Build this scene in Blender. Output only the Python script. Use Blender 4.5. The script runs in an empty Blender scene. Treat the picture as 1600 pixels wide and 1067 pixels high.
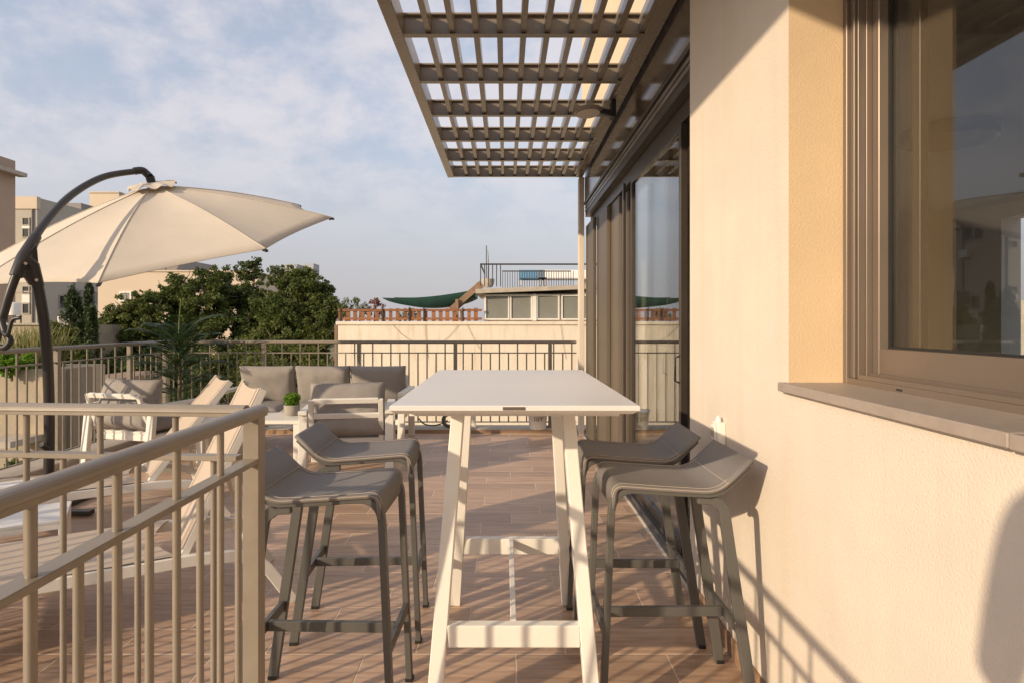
import bpy, bmesh, math, random
import numpy as np
from mathutils import Vector, Matrix, noise
R = math.radians
rng = random.Random(7)
nrng = np.random.default_rng(7)
scene = bpy.context.scene
col = scene.collection

# ------------------------------------------------------------------ camera
CAMH, FPX = 1.32, 960.0
cam_d = bpy.data.cameras.new('camera')
cam_d.sensor_width = 36.0
cam_d.lens = FPX / 1600.0 * 36.0
cam_d.shift_x = 10.0 / 1600.0
cam_d.shift_y = -30.5 / 1600.0
cam_d.clip_start = 0.05
cam_d.clip_end = 4000.0
cam = bpy.data.objects.new('camera', cam_d)
cam.location = (0, 0, CAMH)
cam.rotation_euler = (R(90), 0, 0)
col.objects.link(cam)
scene.camera = cam

# ------------------------------------------------------------------ light
SUN_DIR = Vector((0.77, 0.64, -0.335)).normalized()      # the way the light travels
SUN_EL = math.asin(-SUN_DIR.z)
SUN_AZ = math.atan2(-SUN_DIR.x, -SUN_DIR.y)
sun_d = bpy.data.lights.new('sun', 'SUN')
sun_d.energy = 3.3
sun_d.angle = R(0.8)
sun_d.color = (1.0, 0.795, 0.55)
sun = bpy.data.objects.new('sun', sun_d)
sun.rotation_euler = SUN_DIR.to_track_quat('-Z', 'Y').to_euler()
sun.location = (-20, -16, 12)
col.objects.link(sun)

world = bpy.data.worlds.new('World')
scene.world = world
world.use_nodes = True
wn, wl = world.node_tree.nodes, world.node_tree.links
wn.clear()
def wnode(t, **kw):
    n = wn.new(t)
    for k, v in kw.items():
        setattr(n, k, v)
    return n
sky = wnode('ShaderNodeTexSky', sky_type='NISHITA', sun_disc=False)
sky.sun_elevation = SUN_EL
sky.sun_rotation = SUN_AZ
sky.air_density = 1.0; sky.dust_density = 2.0; sky.ozone_density = 1.0
SKY_STRENGTH = 0.11
tc = wnode('ShaderNodeTexCoord')
sep = wnode('ShaderNodeSeparateXYZ'); wl.new(tc.outputs['Generated'], sep.inputs[0])
zc = wnode('ShaderNodeMath', operation='MAXIMUM'); wl.new(sep.outputs['Z'], zc.inputs[0]); zc.inputs[1].default_value = 0.0
za = wnode('ShaderNodeMath', operation='ADD'); wl.new(zc.outputs[0], za.inputs[0]); za.inputs[1].default_value = 0.42
dx = wnode('ShaderNodeMath', operation='DIVIDE'); wl.new(sep.outputs['X'], dx.inputs[0]); wl.new(za.outputs[0], dx.inputs[1])
dy = wnode('ShaderNodeMath', operation='DIVIDE'); wl.new(sep.outputs['Y'], dy.inputs[0]); wl.new(za.outputs[0], dy.inputs[1])
cmb = wnode('ShaderNodeCombineXYZ'); wl.new(dx.outputs[0], cmb.inputs[0]); wl.new(dy.outputs[0], cmb.inputs[1])
n1 = wnode('ShaderNodeTexNoise'); wl.new(cmb.outputs[0], n1.inputs['Vector'])
n1.inputs['Scale'].default_value = 5.2; n1.inputs['Detail'].default_value = 9; n1.inputs['Roughness'].default_value = 0.62
n1.inputs['Distortion'].default_value = 0.1
n2 = wnode('ShaderNodeTexNoise'); wl.new(cmb.outputs[0], n2.inputs['Vector'])
n2.inputs['Scale'].default_value = 1.5; n2.inputs['Detail'].default_value = 2
addn = wnode('ShaderNodeMath', operation='MULTIPLY_ADD'); wl.new(n2.outputs[0], addn.inputs[0]); addn.inputs[1].default_value = 0.7
wl.new(n1.outputs[0], addn.inputs[2])
rmp = wnode('ShaderNodeMapRange'); rmp.interpolation_type = 'SMOOTHSTEP'
wl.new(addn.outputs[0], rmp.inputs['Value'])
rmp.inputs['From Min'].default_value = 0.63; rmp.inputs['From Max'].default_value = 0.97
rmp.inputs['To Min'].default_value = 0.0; rmp.inputs['To Max'].default_value = 0.85
# even pale veil of haze over the whole sky, thickest at the horizon
hz = wnode('ShaderNodeMapRange'); hz.interpolation_type = 'SMOOTHSTEP'
wl.new(sep.outputs['Z'], hz.inputs['Value'])
hz.inputs['From Min'].default_value = -0.02; hz.inputs['From Max'].default_value = 0.42
hz.inputs['To Min'].default_value = 0.95; hz.inputs['To Max'].default_value = 0.50
skm = wnode('ShaderNodeVectorMath', operation='SCALE'); wl.new(sky.outputs[0], skm.inputs[0]); skm.inputs['Scale'].default_value = 1.9
mixh = wnode('ShaderNodeMix', data_type='RGBA'); wl.new(hz.outputs[0], mixh.inputs[0]); wl.new(skm.outputs[0], mixh.inputs[6])
HZC = (0.40 / SKY_STRENGTH, 0.385 / SKY_STRENGTH, 0.415 / SKY_STRENGTH, 1)
mixh.inputs[7].default_value = HZC
hfade = wnode('ShaderNodeMapRange'); hfade.interpolation_type = 'SMOOTHSTEP'; wl.new(sep.outputs['Z'], hfade.inputs['Value'])
hfade.inputs['From Min'].default_value = 0.06; hfade.inputs['From Max'].default_value = 0.30
cmask = wnode('ShaderNodeMath', operation='MULTIPLY'); wl.new(rmp.outputs[0], cmask.inputs[0]); wl.new(hfade.outputs[0], cmask.inputs[1])
mixc = wnode('ShaderNodeMix', data_type='RGBA'); wl.new(cmask.outputs[0], mixc.inputs[0]); wl.new(mixh.outputs[2], mixc.inputs[6])
mixc.inputs[7].default_value = (0.59 / SKY_STRENGTH, 0.565 / SKY_STRENGTH, 0.595 / SKY_STRENGTH, 1)
bg = wnode('ShaderNodeBackground'); wl.new(mixc.outputs[2], bg.inputs['Color']); bg.inputs['Strength'].default_value = SKY_STRENGTH
wo = wnode('ShaderNodeOutputWorld'); wl.new(bg.outputs[0], wo.inputs[0])

vs = scene.view_settings
vs.view_transform = 'Standard'; vs.look = 'None'; vs.exposure = 0.41; vs.gamma = 1.0
vs.use_curve_mapping = False
scene.cycles.max_bounces = 8
scene.cycles.transparent_max_bounces = 12
scene.cycles.use_denoising = True

# ------------------------------------------------------------------ helpers
def at(px, py, d):
    """a point of the place: picture column/row of the survey at distance d"""
    return Vector(((px - 790) * d / FPX, d, CAMH - (py - 503) * d / FPX))

MATS = {}
def mat(name, c, rough=0.6, metal=0.0, var=0.06, scale=6.0, bump=0.0, bscale=60.0, spec=0.5, c2=None, rnd=0.0, stretch=None, coat=0.0, trans=0.0, detail=4.0):
    if name in MATS:
        return MATS[name]
    m = bpy.data.materials.new(name); m.use_nodes = True
    nt = m.node_tree; N, L = nt.nodes, nt.links
    b = N['Principled BSDF']
    b.inputs['Roughness'].default_value = rough
    b.inputs['Metallic'].default_value = metal
    b.inputs['Specular IOR Level'].default_value = spec
    b.inputs['Coat Weight'].default_value = coat
    t = N.new('ShaderNodeTexCoord')
    src = t.outputs['Object']
    if stretch or rnd:
        mp = N.new('ShaderNodeMapping'); L.new(src, mp.inputs[0]); src = mp.outputs[0]
        if stretch: mp.inputs['Scale'].default_value = stretch
        if rnd:
            oi = N.new('ShaderNodeObjectInfo')
            mu = N.new('ShaderNodeVectorMath'); mu.operation = 'SCALE'
            cb = N.new('ShaderNodeCombineXYZ')
            for i in range(3): L.new(oi.outputs['Random'], cb.inputs[i])
            L.new(cb.outputs[0], mu.inputs[0]); mu.inputs['Scale'].default_value = 37.0
            L.new(mu.outputs[0], mp.inputs['Location'])
    nz = N.new('ShaderNodeTexNoise'); L.new(src, nz.inputs['Vector'])
    nz.inputs['Scale'].default_value = scale; nz.inputs['Detail'].default_value = detail; nz.inputs['Roughness'].default_value = 0.6
    mx = N.new('ShaderNodeMix'); mx.data_type = 'RGBA'
    mr = N.new('ShaderNodeMapRange'); L.new(nz.outputs[0], mr.inputs['Value'])
    mr.inputs['From Min'].default_value = 0.3; mr.inputs['From Max'].default_value = 0.7
    L.new(mr.outputs[0], mx.inputs[0])
    if c2 is None:
        a = tuple(max(0, x * (1 - var)) for x in c); e = tuple(min(1, x * (1 + var)) for x in c)
    else:
        a, e = c, c2
    mx.inputs[6].default_value = (*a, 1); mx.inputs[7].default_value = (*e, 1)
    out = mx.outputs[2]
    if rnd:
        hs = N.new('ShaderNodeHueSaturation'); L.new(out, hs.inputs['Color'])
        m2 = N.new('ShaderNodeMapRange'); L.new(oi.outputs['Random'], m2.inputs['Value'])
        m2.inputs['To Min'].default_value = 1 - rnd; m2.inputs['To Max'].default_value = 1 + rnd
        L.new(m2.outputs[0], hs.inputs['Value']); out = hs.outputs[0]
    L.new(out, b.inputs['Base Color'])
    rr = N.new('ShaderNodeMapRange'); L.new(nz.outputs[0], rr.inputs['Value'])
    rr.inputs['To Min'].default_value = max(0.02, rough - 0.1); rr.inputs['To Max'].default_value = min(1, rough + 0.1)
    L.new(rr.outputs[0], b.inputs['Roughness'])
    if bump > 0:
        n3 = N.new('ShaderNodeTexNoise'); L.new(src, n3.inputs['Vector'])
        n3.inputs['Scale'].default_value = bscale; n3.inputs['Detail'].default_value = 3
        bp = N.new('ShaderNodeBump'); L.new(n3.outputs[0], bp.inputs['Height'])
        bp.inputs['Strength'].default_value = 1.0; bp.inputs['Distance'].default_value = bump
        L.new(bp.outputs[0], b.inputs['Normal'])
    if trans > 0:
        tr = N.new('ShaderNodeBsdfTranslucent'); L.new(out, tr.inputs['Color'])
        ms = N.new('ShaderNodeMixShader'); ms.inputs[0].default_value = trans
        L.new(b.outputs[0], ms.inputs[1]); L.new(tr.outputs[0], ms.inputs[2])
        L.new(ms.outputs[0], N['Material Output'].inputs[0])
    MATS[name] = m
    return m

def glass_mat(name, tint, ior=1.5):
    m = bpy.data.materials.new(name); m.use_nodes = True
    N, L = m.node_tree.nodes, m.node_tree.links
    N.remove(N['Principled BSDF'])
    tr = N.new('ShaderNodeBsdfTransparent'); tr.inputs[0].default_value = (*tint, 1)
    gl = N.new('ShaderNodeBsdfGlossy'); gl.inputs['Roughness'].default_value = 0.0
    gl.inputs['Color'].default_value = (1, 1, 1, 1)
    lw = N.new('ShaderNodeLayerWeight'); lw.inputs['Blend'].default_value = 0.5
    pw = N.new('ShaderNodeMath'); pw.operation = 'POWER'; L.new(lw.outputs['Facing'], pw.inputs[0]); pw.inputs[1].default_value = 5.0
    f0 = ((ior - 1) / (ior + 1)) ** 2
    sc_ = N.new('ShaderNodeMath'); sc_.operation = 'MULTIPLY_ADD'; L.new(pw.outputs[0], sc_.inputs[0]); sc_.inputs[1].default_value = 1 - f0; sc_.inputs[2].default_value = f0
    lw = sc_
    ms = N.new('ShaderNodeMixShader')
    L.new(lw.outputs[0], ms.inputs[0]); L.new(tr.outputs[0], ms.inputs[1]); L.new(gl.outputs[0], ms.inputs[2])
    L.new(ms.outputs[0], N['Material Output'].inputs[0])
    MATS[name] = m
    return m

M_STUCCO = mat('cream stucco', (0.68, 0.605, 0.52), 0.9, var=0.05, scale=2.2, bump=0.0020, bscale=150, spec=0.2)
def add_streaks(m, colr, amount):
    # faint water stains running down the wall, with a shape of their own
    N, L = m.node_tree.nodes, m.node_tree.links
    b = N['Principled BSDF']; src = b.inputs['Base Color'].links[0].from_socket
    t = N.new('ShaderNodeTexCoord'); mp = N.new('ShaderNodeMapping'); L.new(t.outputs['Object'], mp.inputs[0]); mp.inputs['Scale'].default_value = (5, 7, 0.55)
    nz = N.new('ShaderNodeTexNoise'); L.new(mp.outputs[0], nz.inputs['Vector']); nz.inputs['Scale'].default_value = 1.6; nz.inputs['Detail'].default_value = 6
    mr = N.new('ShaderNodeMapRange'); L.new(nz.outputs[0], mr.inputs['Value']); mr.inputs['From Min'].default_value = 0.52; mr.inputs['From Max'].default_value = 0.78; mr.inputs['To Max'].default_value = amount
    mx = N.new('ShaderNodeMix'); mx.data_type = 'RGBA'; L.new(mr.outputs[0], mx.inputs[0]); L.new(src, mx.inputs[6]); mx.inputs[7].default_value = (*colr, 1)
    L.new(mx.outputs[2], b.inputs['Base Color'])
add_streaks(M_STUCCO, (0.60, 0.47, 0.30), 0.22)
M_REVEAL = mat('ochre reveal stucco', (0.66, 0.50, 0.325), 0.9, var=0.05, scale=3, bump=0.0014, bscale=150, spec=0.2)
M_UPPER = mat('upper render', (0.66, 0.55, 0.40), 0.9, var=0.05, scale=1.2, bump=0.003, bscale=50, spec=0.2)
M_BRONZE = mat('bronze aluminium', (0.20, 0.158, 0.128), 0.38, 0.35, var=0.05, scale=3)
M_PERG = mat('taupe powder coat', (0.205, 0.170, 0.136), 0.28, 0.0, var=0.06, scale=4)
M_RAIL = mat('taupe railing paint', (0.262, 0.225, 0.182), 0.32, 0.0, var=0.10, scale=9)
M_WHITE = mat('white powder coat', (0.80, 0.775, 0.72), 0.42, var=0.025, scale=5, bump=0.00012, bscale=300)
M_TOP = mat('white table laminate', (0.72, 0.705, 0.69), 0.40, var=0.035, scale=2.3, detail=8)
M_STOOL = mat('grey stool frame', (0.100, 0.097, 0.090), 0.42, 0.0, var=0.06, scale=8)
M_SLING = mat('taupe sling fabric', (0.195, 0.182, 0.176), 0.7, var=0.05, scale=12, bump=0.0006, bscale=520, spec=0.3)
M_SEAM = mat('seam thread', (0.42, 0.355, 0.30), 0.8, var=0.08, scale=40)
M_CUSH = mat('grey cushion fabric', (0.31, 0.285, 0.27), 0.95, var=0.08, scale=7, bump=0.005, bscale=9, spec=0.15)
M_LOUNGE = mat('cream lounger mesh', (0.47, 0.39, 0.315), 0.8, var=0.03, scale=10, bump=0.0005, bscale=420, spec=0.25)
M_CANVAS = mat('cream canvas', (0.66, 0.60, 0.52), 0.9, var=0.035, scale=3.5, bump=0.004, bscale=4.5, spec=0.15, trans=0.22)
M_DARKPOLE = mat('dark brown pole', (0.026, 0.023, 0.022), 0.4, 0.0, var=0.1, scale=8)
M_BLACK = mat('black plastic', (0.02, 0.02, 0.02), 0.45, var=0.1)
M_STONE = mat('grey sill stone', (0.34, 0.285, 0.245), 0.5, var=0.09, scale=22, bump=0.0004, bscale=150)
M_CONC = mat('pale concrete', (0.42, 0.37, 0.31), 0.85, var=0.12, scale=4, bump=0.003, bscale=25)
M_OLDCONC = mat('old weathered render', (0.47, 0.37, 0.25), 0.95, var=0.0, c2=(0.30, 0.27, 0.22), scale=1.6, bump=0.01, bscale=8, detail=8)
M_GROUT = mat('grout', (0.72, 0.60, 0.48), 0.95, var=0.1, scale=14)
M_TILE = mat('wood look tile', (0.33, 0.208, 0.138), 0.40, c2=(0.58, 0.405, 0.285), scale=3.2, rnd=0.16, stretch=(1.1, 13, 1), bump=0.0006, bscale=9, detail=7, spec=0.45)
M_SKIRT = mat('skirting tile', (0.26, 0.16, 0.10), 0.5, c2=(0.36, 0.235, 0.15), scale=4, rnd=0.1, stretch=(12, 1.2, 12))
M_PLATE = mat('grey name plate', (0.16, 0.13, 0.115), 0.4, 0.4)
M_NEIGH = mat('neighbour cream wall', (0.78, 0.70, 0.585), 0.95, var=0.0, c2=(0.69, 0.60, 0.48), scale=0.55, bump=0.006, bscale=6, detail=9, spec=0.1)
add_streaks(M_NEIGH, (0.50, 0.36, 0.22), 0.45)
M_WOOD = mat('orange fence wood', (0.27, 0.11, 0.045), 0.75, var=0.22, scale=5, rnd=0.25)
M_OLDWOOD = mat('weathered stair wood', (0.24, 0.155, 0.10), 0.8, var=0.2, scale=5)
M_GREENNET = mat('dark green shade net', (0.010, 0.05, 0.038), 0.85, var=0.25, scale=3)
M_WFRAME = mat('white window frame', (0.72, 0.69, 0.64), 0.5, var=0.04)
M_BLIND = mat('grey roller blind', (0.20, 0.20, 0.175), 0.55, var=0.06, scale=2)
M_DARKGLASS = mat('dark window glass', (0.03, 0.035, 0.04), 0.12, var=0.1)
M_IRON = mat('dark iron', (0.06, 0.055, 0.055), 0.5, 0.5)
M_LEAF = [mat('leaf a', (0.072, 0.105, 0.024), 0.6, c2=(0.15, 0.175, 0.045), scale=0.9, trans=0.3, spec=0.3),
          mat('leaf b', (0.062, 0.094, 0.024), 0.6, c2=(0.125, 0.155, 0.042), scale=0.9, trans=0.3, spec=0.3),
          mat('leaf c', (0.085, 0.118, 0.027), 0.6, c2=(0.165, 0.185, 0.05), scale=0.9, trans=0.3, spec=0.3)]
M_CYP = mat('cypress leaf', (0.032, 0.058, 0.016), 0.7, c2=(0.06, 0.085, 0.025), scale=1.5, trans=0.2)
M_PALM = mat('palm leaf', (0.016, 0.040, 0.010), 0.5, c2=(0.04, 0.075, 0.018), scale=8, trans=0.18)
M_BRIGHTLEAF = mat('bright green leaf', (0.13, 0.26, 0.02), 0.5, c2=(0.22, 0.38, 0.04), scale=20, trans=0.35)
M_GRASS = mat('dry grass', (0.22, 0.18, 0.07), 0.8, c2=(0.14, 0.17, 0.04), scale=3, trans=0.3)
M_BARK = mat('bark', (0.17, 0.13, 0.10), 0.9, var=0.25, scale=6, bump=0.01, bscale=20)
M_POT = mat('grey cement pot', (0.36, 0.33, 0.29), 0.85, var=0.1, scale=9)
M_GLASS = glass_mat('door glass', (0.88, 0.90, 0.89), 1.7)
M_DOOR = mat('shade darkened bronze door frame', (0.050, 0.040, 0.033), 0.4, 0.0, var=0.06, scale=4)  # bronze made darker; shade over the door header is put into this colour
M_WINGLASS = glass_mat('window glass', (0.84, 0.85, 0.85), 1.72)

def link(o, parent=None):
    col.objects.link(o)
    if parent is not None:
        o.parent = parent
    return o

def tag(o, label=None, cat=None, group=None, kind=None):
    if label: o['label'] = label
    if cat: o['category'] = cat
    if group: o['group'] = group
    if kind: o['kind'] = kind
    return o

BASE = {}
def thing(name, label, cat, loc=(0, 0, 0), rz=0.0, group=None, world=False):
    """an Empty at the base of a thing; world=True: its parts are given in world coordinates"""
    o = bpy.data.objects.new(name, None)
    o.empty_display_size = 0.1
    o.location = loc; o.rotation_euler = (0, 0, rz)
    link(o)
    if world: BASE[o.name] = Vector(loc)
    return tag(o, label, cat, group)

def inst(me, name, parent=None, loc=(0, 0, 0), rot=(0, 0, 0), scale=(1, 1, 1)):
    o = bpy.data.objects.new(name, me)
    p = Vector(loc)
    if parent is not None and parent.name in BASE: p = p - BASE[parent.name]
    o.location = p; o.rotation_euler = rot; o.scale = scale
    return link(o, parent)

class MB:
    def __init__(s): s.v = []; s.f = []; s.sm = []
    def add(s, vs_, fs, smooth=False):
        n = len(s.v); s.v += [tuple(p) for p in vs_]
        s.f += [tuple(n + i for i in f) for f in fs]; s.sm += [smooth] * len(fs)
        return s
    def box(s, x0, x1, y0, y1, z0, z1):
        return s.add([(x0, y0, z0), (x1, y0, z0), (x1, y1, z0), (x0, y1, z0), (x0, y0, z1), (x1, y0, z1), (x1, y1, z1), (x0, y1, z1)],
                     [(0, 3, 2, 1), (4, 5, 6, 7), (0, 1, 5, 4), (1, 2, 6, 5), (2, 3, 7, 6), (3, 0, 4, 7)])
    def bar(s, p0, p1, w, h, side=(1, 0, 0), w1=None, h1=None):
        """straight bar of rectangular section; w along side, h across it"""
        p0, p1 = Vector(p0), Vector(p1); d = (p1 - p0).normalized()
        a = Vector(side); a = (a - d * a.dot(d)).normalized(); b = d.cross(a)
        w1 = w if w1 is None else w1; h1 = h if h1 is None else h1
        vs_ = []
        for p, ww, hh in ((p0, w, h), (p1, w1, h1)):
            for i, j in ((-1, -1), (1, -1), (1, 1), (-1, 1)): vs_.append(p + a * (i * ww / 2) + b * (j * hh / 2))
        return s.add(vs_, [(3, 2, 1, 0), (4, 5, 6, 7), (0, 1, 5, 4), (1, 2, 6, 5), (2, 3, 7, 6), (3, 0, 4, 7)])
    def tube(s, pts, r, n=10, flat=1.0, ref=(0, 0, 1)):
        pts = [Vector(p) for p in pts]
        rs = r if isinstance(r, (list, tuple)) else [r] * len(pts)
        rings = []; prev = None
        for i, p in enumerate(pts):
            d = (pts[min(i + 1, len(pts) - 1)] - pts[max(i - 1, 0)]).normalized()
            u = Vector(ref) if prev is None else prev
            if prev is None and abs(u.dot(d)) > 0.95: u = Vector((1, 0, 0))
            a = (u - d * u.dot(d)).normalized(); b = d.cross(a); prev = a
            rings.append([p + a * (math.cos(2 * math.pi * k / n) * rs[i]) + b * (math.sin(2 * math.pi * k / n) * rs[i] * flat) for k in range(n)])
        vs_ = [q for rg in rings for q in rg]; fs = []
        for i in range(len(pts) - 1):
            for k in range(n):
                k2 = (k + 1) % n
                fs.append((i * n + k, i * n + k2, (i + 1) * n + k2, (i + 1) * n + k))
        s.add(vs_, fs, True)
        s.add(rings[0], [tuple(reversed(range(n)))]); s.add(rings[-1], [tuple(range(n))])
        return s
    def lathe(s, prof, c=(0, 0, 0), n=20):
        vs_ = []; fs = []
        for (r, z) in prof:
            for k in range(n):
                a = 2 * math.pi * k / n; vs_.append((c[0] + r * math.cos(a), c[1] + r * math.sin(a), c[2] + z))
        for i in range(len(prof) - 1):
            for k in range(n):
                k2 = (k + 1) % n; fs.append((i * n + k, i * n + k2, (i + 1) * n + k2, (i + 1) * n + k))
        s.add(vs_, fs, True)
        m = len(prof) - 1
        s.add(vs_[:n], [tuple(reversed(range(n)))]); s.add(vs_[m * n:], [tuple(range(n))])
        return s
    def strip(s, pts, t, y0, y1, smooth=True):
        """band of thickness t following (x,z) points, from y0 to y1"""
        P = [Vector((p[0], 0, p[1])) for p in pts]; L_ = []; U_ = []
        for i, p in enumerate(P):
            d = (P[min(i + 1, len(P) - 1)] - P[max(i - 1, 0)]).normalized()
            nn = Vector((-d.z, 0, d.x)); tt = t[i] if isinstance(t, (list, tuple)) else t
            L_.append(p - nn * tt / 2); U_.append(p + nn * tt / 2)
        n = len(P); vs_ = []
        for y in (y0, y1):
            vs_ += [(p.x, y, p.z) for p in L_] + [(p.x, y, p.z) for p in U_]
        f1 = []; f2 = []
        for i in range(n - 1):
            f1.append((i, i + 1, 2 * n + i + 1, 2 * n + i)); f1.append((n + i + 1, n + i, 3 * n + i, 3 * n + i + 1))
            f2.append((i + 1, i, n + i, n + i + 1)); f2.append((2 * n + i, 2 * n + i + 1, 3 * n + i + 1, 3 * n + i))
        f2 += [(0, 2 * n, 3 * n, n), (n - 1, 2 * n - 1, 4 * n - 1, 3 * n - 1)]
        return s.add(vs_, f1 + f2, False)
    def mesh(s, name, m, off=None, bevel=0.0, seg=1):
        me = bpy.data.meshes.new(name)
        v = s.v if off is None else [(a - off.x, b - off.y, c - off.z) for a, b, c in s.v]
        me.from_pydata(v, [], s.f)
        bm = bmesh.new(); bm.from_mesh(me)
        for f, k in zip(bm.faces, s.sm): f.smooth = k
        bmesh.ops.recalc_face_normals(bm, faces=bm.faces)
        if bevel > 0:
            es = [e for e in bm.edges if len(e.link_faces) == 2 and e.calc_face_angle(0) > R(35) and not (e.link_faces[0].smooth and e.link_faces[1].smooth)]
            bmesh.ops.bevel(bm, geom=es, offset=bevel, segments=seg, affect='EDGES', profile=0.5, clamp_overlap=True)
        bm.to_mesh(me); bm.free()
        me.materials.append(m)
        return me
    def build(s, name, m, parent=None, bevel=0.0, seg=1):
        off = BASE.get(parent.name) if parent is not None else None
        if parent is not None and off is None and parent.parent is not None and parent.parent.name in BASE:
            off = BASE[parent.parent.name]
        if parent is not None and off is None and parent.parent is not None and parent.parent.parent is not None and parent.parent.parent.name in BASE:
            off = BASE[parent.parent.parent.name]
        me = s.mesh(name, m, off, bevel, seg)
        return link(bpy.data.objects.new(name, me), parent)

def part_box(name, m, parent, *b, bevel=0.0):
    return MB().box(*b).build(name, m, parent, bevel)

def smooth_path(pts, n=6):
    """Catmull-Rom through points"""
    P = [Vector(p) for p in pts]; out = []
    for i in range(len(P) - 1):
        a, b, c, d = P[max(i - 1, 0)], P[i], P[i + 1], P[min(i + 2, len(P) - 1)]
        for k in range(n):
            t = k / n
            out.append(0.5 * ((2 * b) + (c - a) * t + (2 * a - 5 * b + 4 * c - d) * t * t + (3 * b - a - 3 * c + d) * t ** 3))
    out.append(P[-1]); return out

def fillet(pts, r, n=5):
    """round the corners of a 2-D polyline"""
    P = [Vector((p[0], p[1])) for p in pts]; rr = r if isinstance(r, (list, tuple)) else [r] * len(P)
    out = [P[0]]
    for i in range(1, len(P) - 1):
        a, b, c = P[i - 1], P[i], P[i + 1]
        d1 = (a - b); d2 = (c - b); q = min(rr[i], d1.length * 0.48, d2.length * 0.48)
        s1 = b + d1.normalized() * q; s2 = b + d2.normalized() * q
        for k in range(n + 1):
            t = k / n; out.append(s1 * (1 - t) ** 2 + b * 2 * t * (1 - t) + s2 * t * t)
    out.append(P[-1]); return out

def copy_tree(o, parent=None, label=None):
    c = o.copy(); col.objects.link(c); c.parent = parent
    if label: c['label'] = label
    for ch in list(o.children): copy_tree(ch, c)
    return c

# ------------------------------------------------------------------ the setting: ground, terrace floor, kerb
M_GROUND = mat('dusty ground', (0.20, 0.17, 0.12), 0.95, c2=(0.12, 0.13, 0.07), scale=0.05, bump=0.0)
g = MB().box(-2500, 2500, -2500, 2500, -12.5, -12.0).build('ground', M_GROUND); tag(g, kind='structure')
XL, XW, YF = -4.02, 0.90, 7.30          # left kerb, house wall, far kerb
floor = MB().box(XL, 6.0, -3.0, YF, -0.35, -0.0012).build('terrace_floor', M_GROUT); tag(floor, kind='structure')
TW, TL = 0.2, 0.6
def tile_mesh():
    mb = MB(); hx, hy, b = TL / 2 - 0.0028, TW / 2 - 0.0028, 0.001
    mb.add([(-hx, -hy, -0.004), (hx, -hy, -0.004), (hx, hy, -0.004), (-hx, hy, -0.004),
            (-hx, -hy, 0.004 - b), (hx, -hy, 0.004 - b), (hx, hy, 0.004 - b), (-hx, hy, 0.004 - b),
            (-hx + b, -hy + b, 0.004), (hx - b, -hy + b, 0.004), (hx - b, hy - b, 0.004), (-hx + b, hy - b, 0.004)],
           [(0, 1, 5, 4), (1, 2, 6, 5), (2, 3, 7, 6), (3, 0, 4, 7), (4, 5, 9, 8), (5, 6, 10, 9), (6, 7, 11, 10), (7, 4, 8, 11), (8, 9, 10, 11)])
    return mb.mesh('tile', M_TILE)
tile_me = tile_mesh()
rest = MB(); nt_ = 0; spots = []
row0 = 2.345
for k in range(-26, 26):
    yc = row0 + k * TW
    if yc - 0.1 < -2.9 or yc > YF: continue
    off = (0.04 + 0.2 * k) % TL
    x = XL - TL + (off - XL) % TL - TL
    while x < XW:
        x0, x1 = max(x, XL), min(x + TL, XW - 0.006)
        y0, y1 = yc - TW / 2, min(yc + TW / 2, YF)
        if x1 - x0 > 0.02 and y1 - y0 > 0.02:
            spots.append((x0, x1, y0, y1))
        x += TL
spots.sort(key=lambda s: (0 if (s[3] > 1.95 and abs(s[0] + s[1]) / 2 < s[3] * 0.95) else 1, s[2]))
for i, (x0, x1, y0, y1) in enumerate(spots):
    if i < 295:
        inst(tile_me, 'tile', floor, ((x0 + x1) / 2, (y0 + y1) / 2, 0.0 - 0.004 + rng.uniform(-0.0003, 0.0003)), (0, 0, 0), ((x1 - x0) / TL, (y1 - y0) / TW, 1))
    else:
        rest.box(x0 + .0016, x1 - .0016, y0 + .0016, y1 - .0016, -0.008, 0.0)
ro = rest.build('tile_rest', M_TILE, floor); ro['kind'] = 'stuff'; ro.name = 'tile_field'
kb = MB(); kb.box(-4.34, XL, -3.0, 7.62, -0.4, 0.05); k1 = kb.build('kerb_side', M_CONC, None, 0.006); tag(k1, kind='structure'); k1.name = 'kerb'
k2 = MB().box(XL + 0.0, 1.2, YF, 7.62, -0.4, 0.048).build('kerb', M_CONC, None, 0.006); tag(k2, kind='structure')
sk_me = MB().box(-0.298, 0.298, -0.005, 0.005, 0, 0.075).mesh('tile', M_SKIRT)
for i in range(8):
    inst(sk_me, 'tile', k2, (-3.7 + 0.6 * i, YF - 0.007, -0.03), (0, 0, 0), (1, 1, 1))

# ------------------------------------------------------------------ own house on the right
house = thing('apartment_house', 'cream rendered apartment house with terrace door and kitchen window along the right', 'house', (2.0, 2.5, 0), 0, None, True)
YJ, YD = 1.955, 3.0              # window jamb, door jamb
wb = MB()
wb.box(XW, 1.22, YJ, YD, -0.3, 3.14)                       # pier between window and door
wb.box(XW, 1.22, -0.55, YJ, -0.3, 1.095)                   # below the window
wb.box(XW, 1.22, -0.55, YJ, 2.52, 3.14)                    # above the window
wb.box(XW, 1.22, -3.0, -0.55, -0.3, 3.14)
wall = wb.build('wall', M_STUCCO, house)
part_box('upper_wall', M_UPPER, house, 0.905, 5.2, -3.0, 7.28, 3.142, 6.4)
part_box('corner_post', M_STUCCO, house, 0.855, 0.915, 7.14, 7.27, 0.0, 3.0, bevel=0.003)
part_box('end_wall', M_UPPER, house, 1.22, 5.2, 7.02, 7.26, -0.3, 3.14)
M_INT = mat('interior paint', (0.52, 0.51, 0.49), 0.9, var=0.03, scale=1)
part_box('ceiling', M_INT, house, 1.22, 5.0, -3.0, 7.02, 2.56, 2.9)
part_box('interior_floor', mat('interior floor', (0.24, 0.20, 0.16), 0.5, var=0.1), house, 1.23, 5.0, -3.0, 7.02, -0.02, 0.012)
ib = MB()
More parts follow.
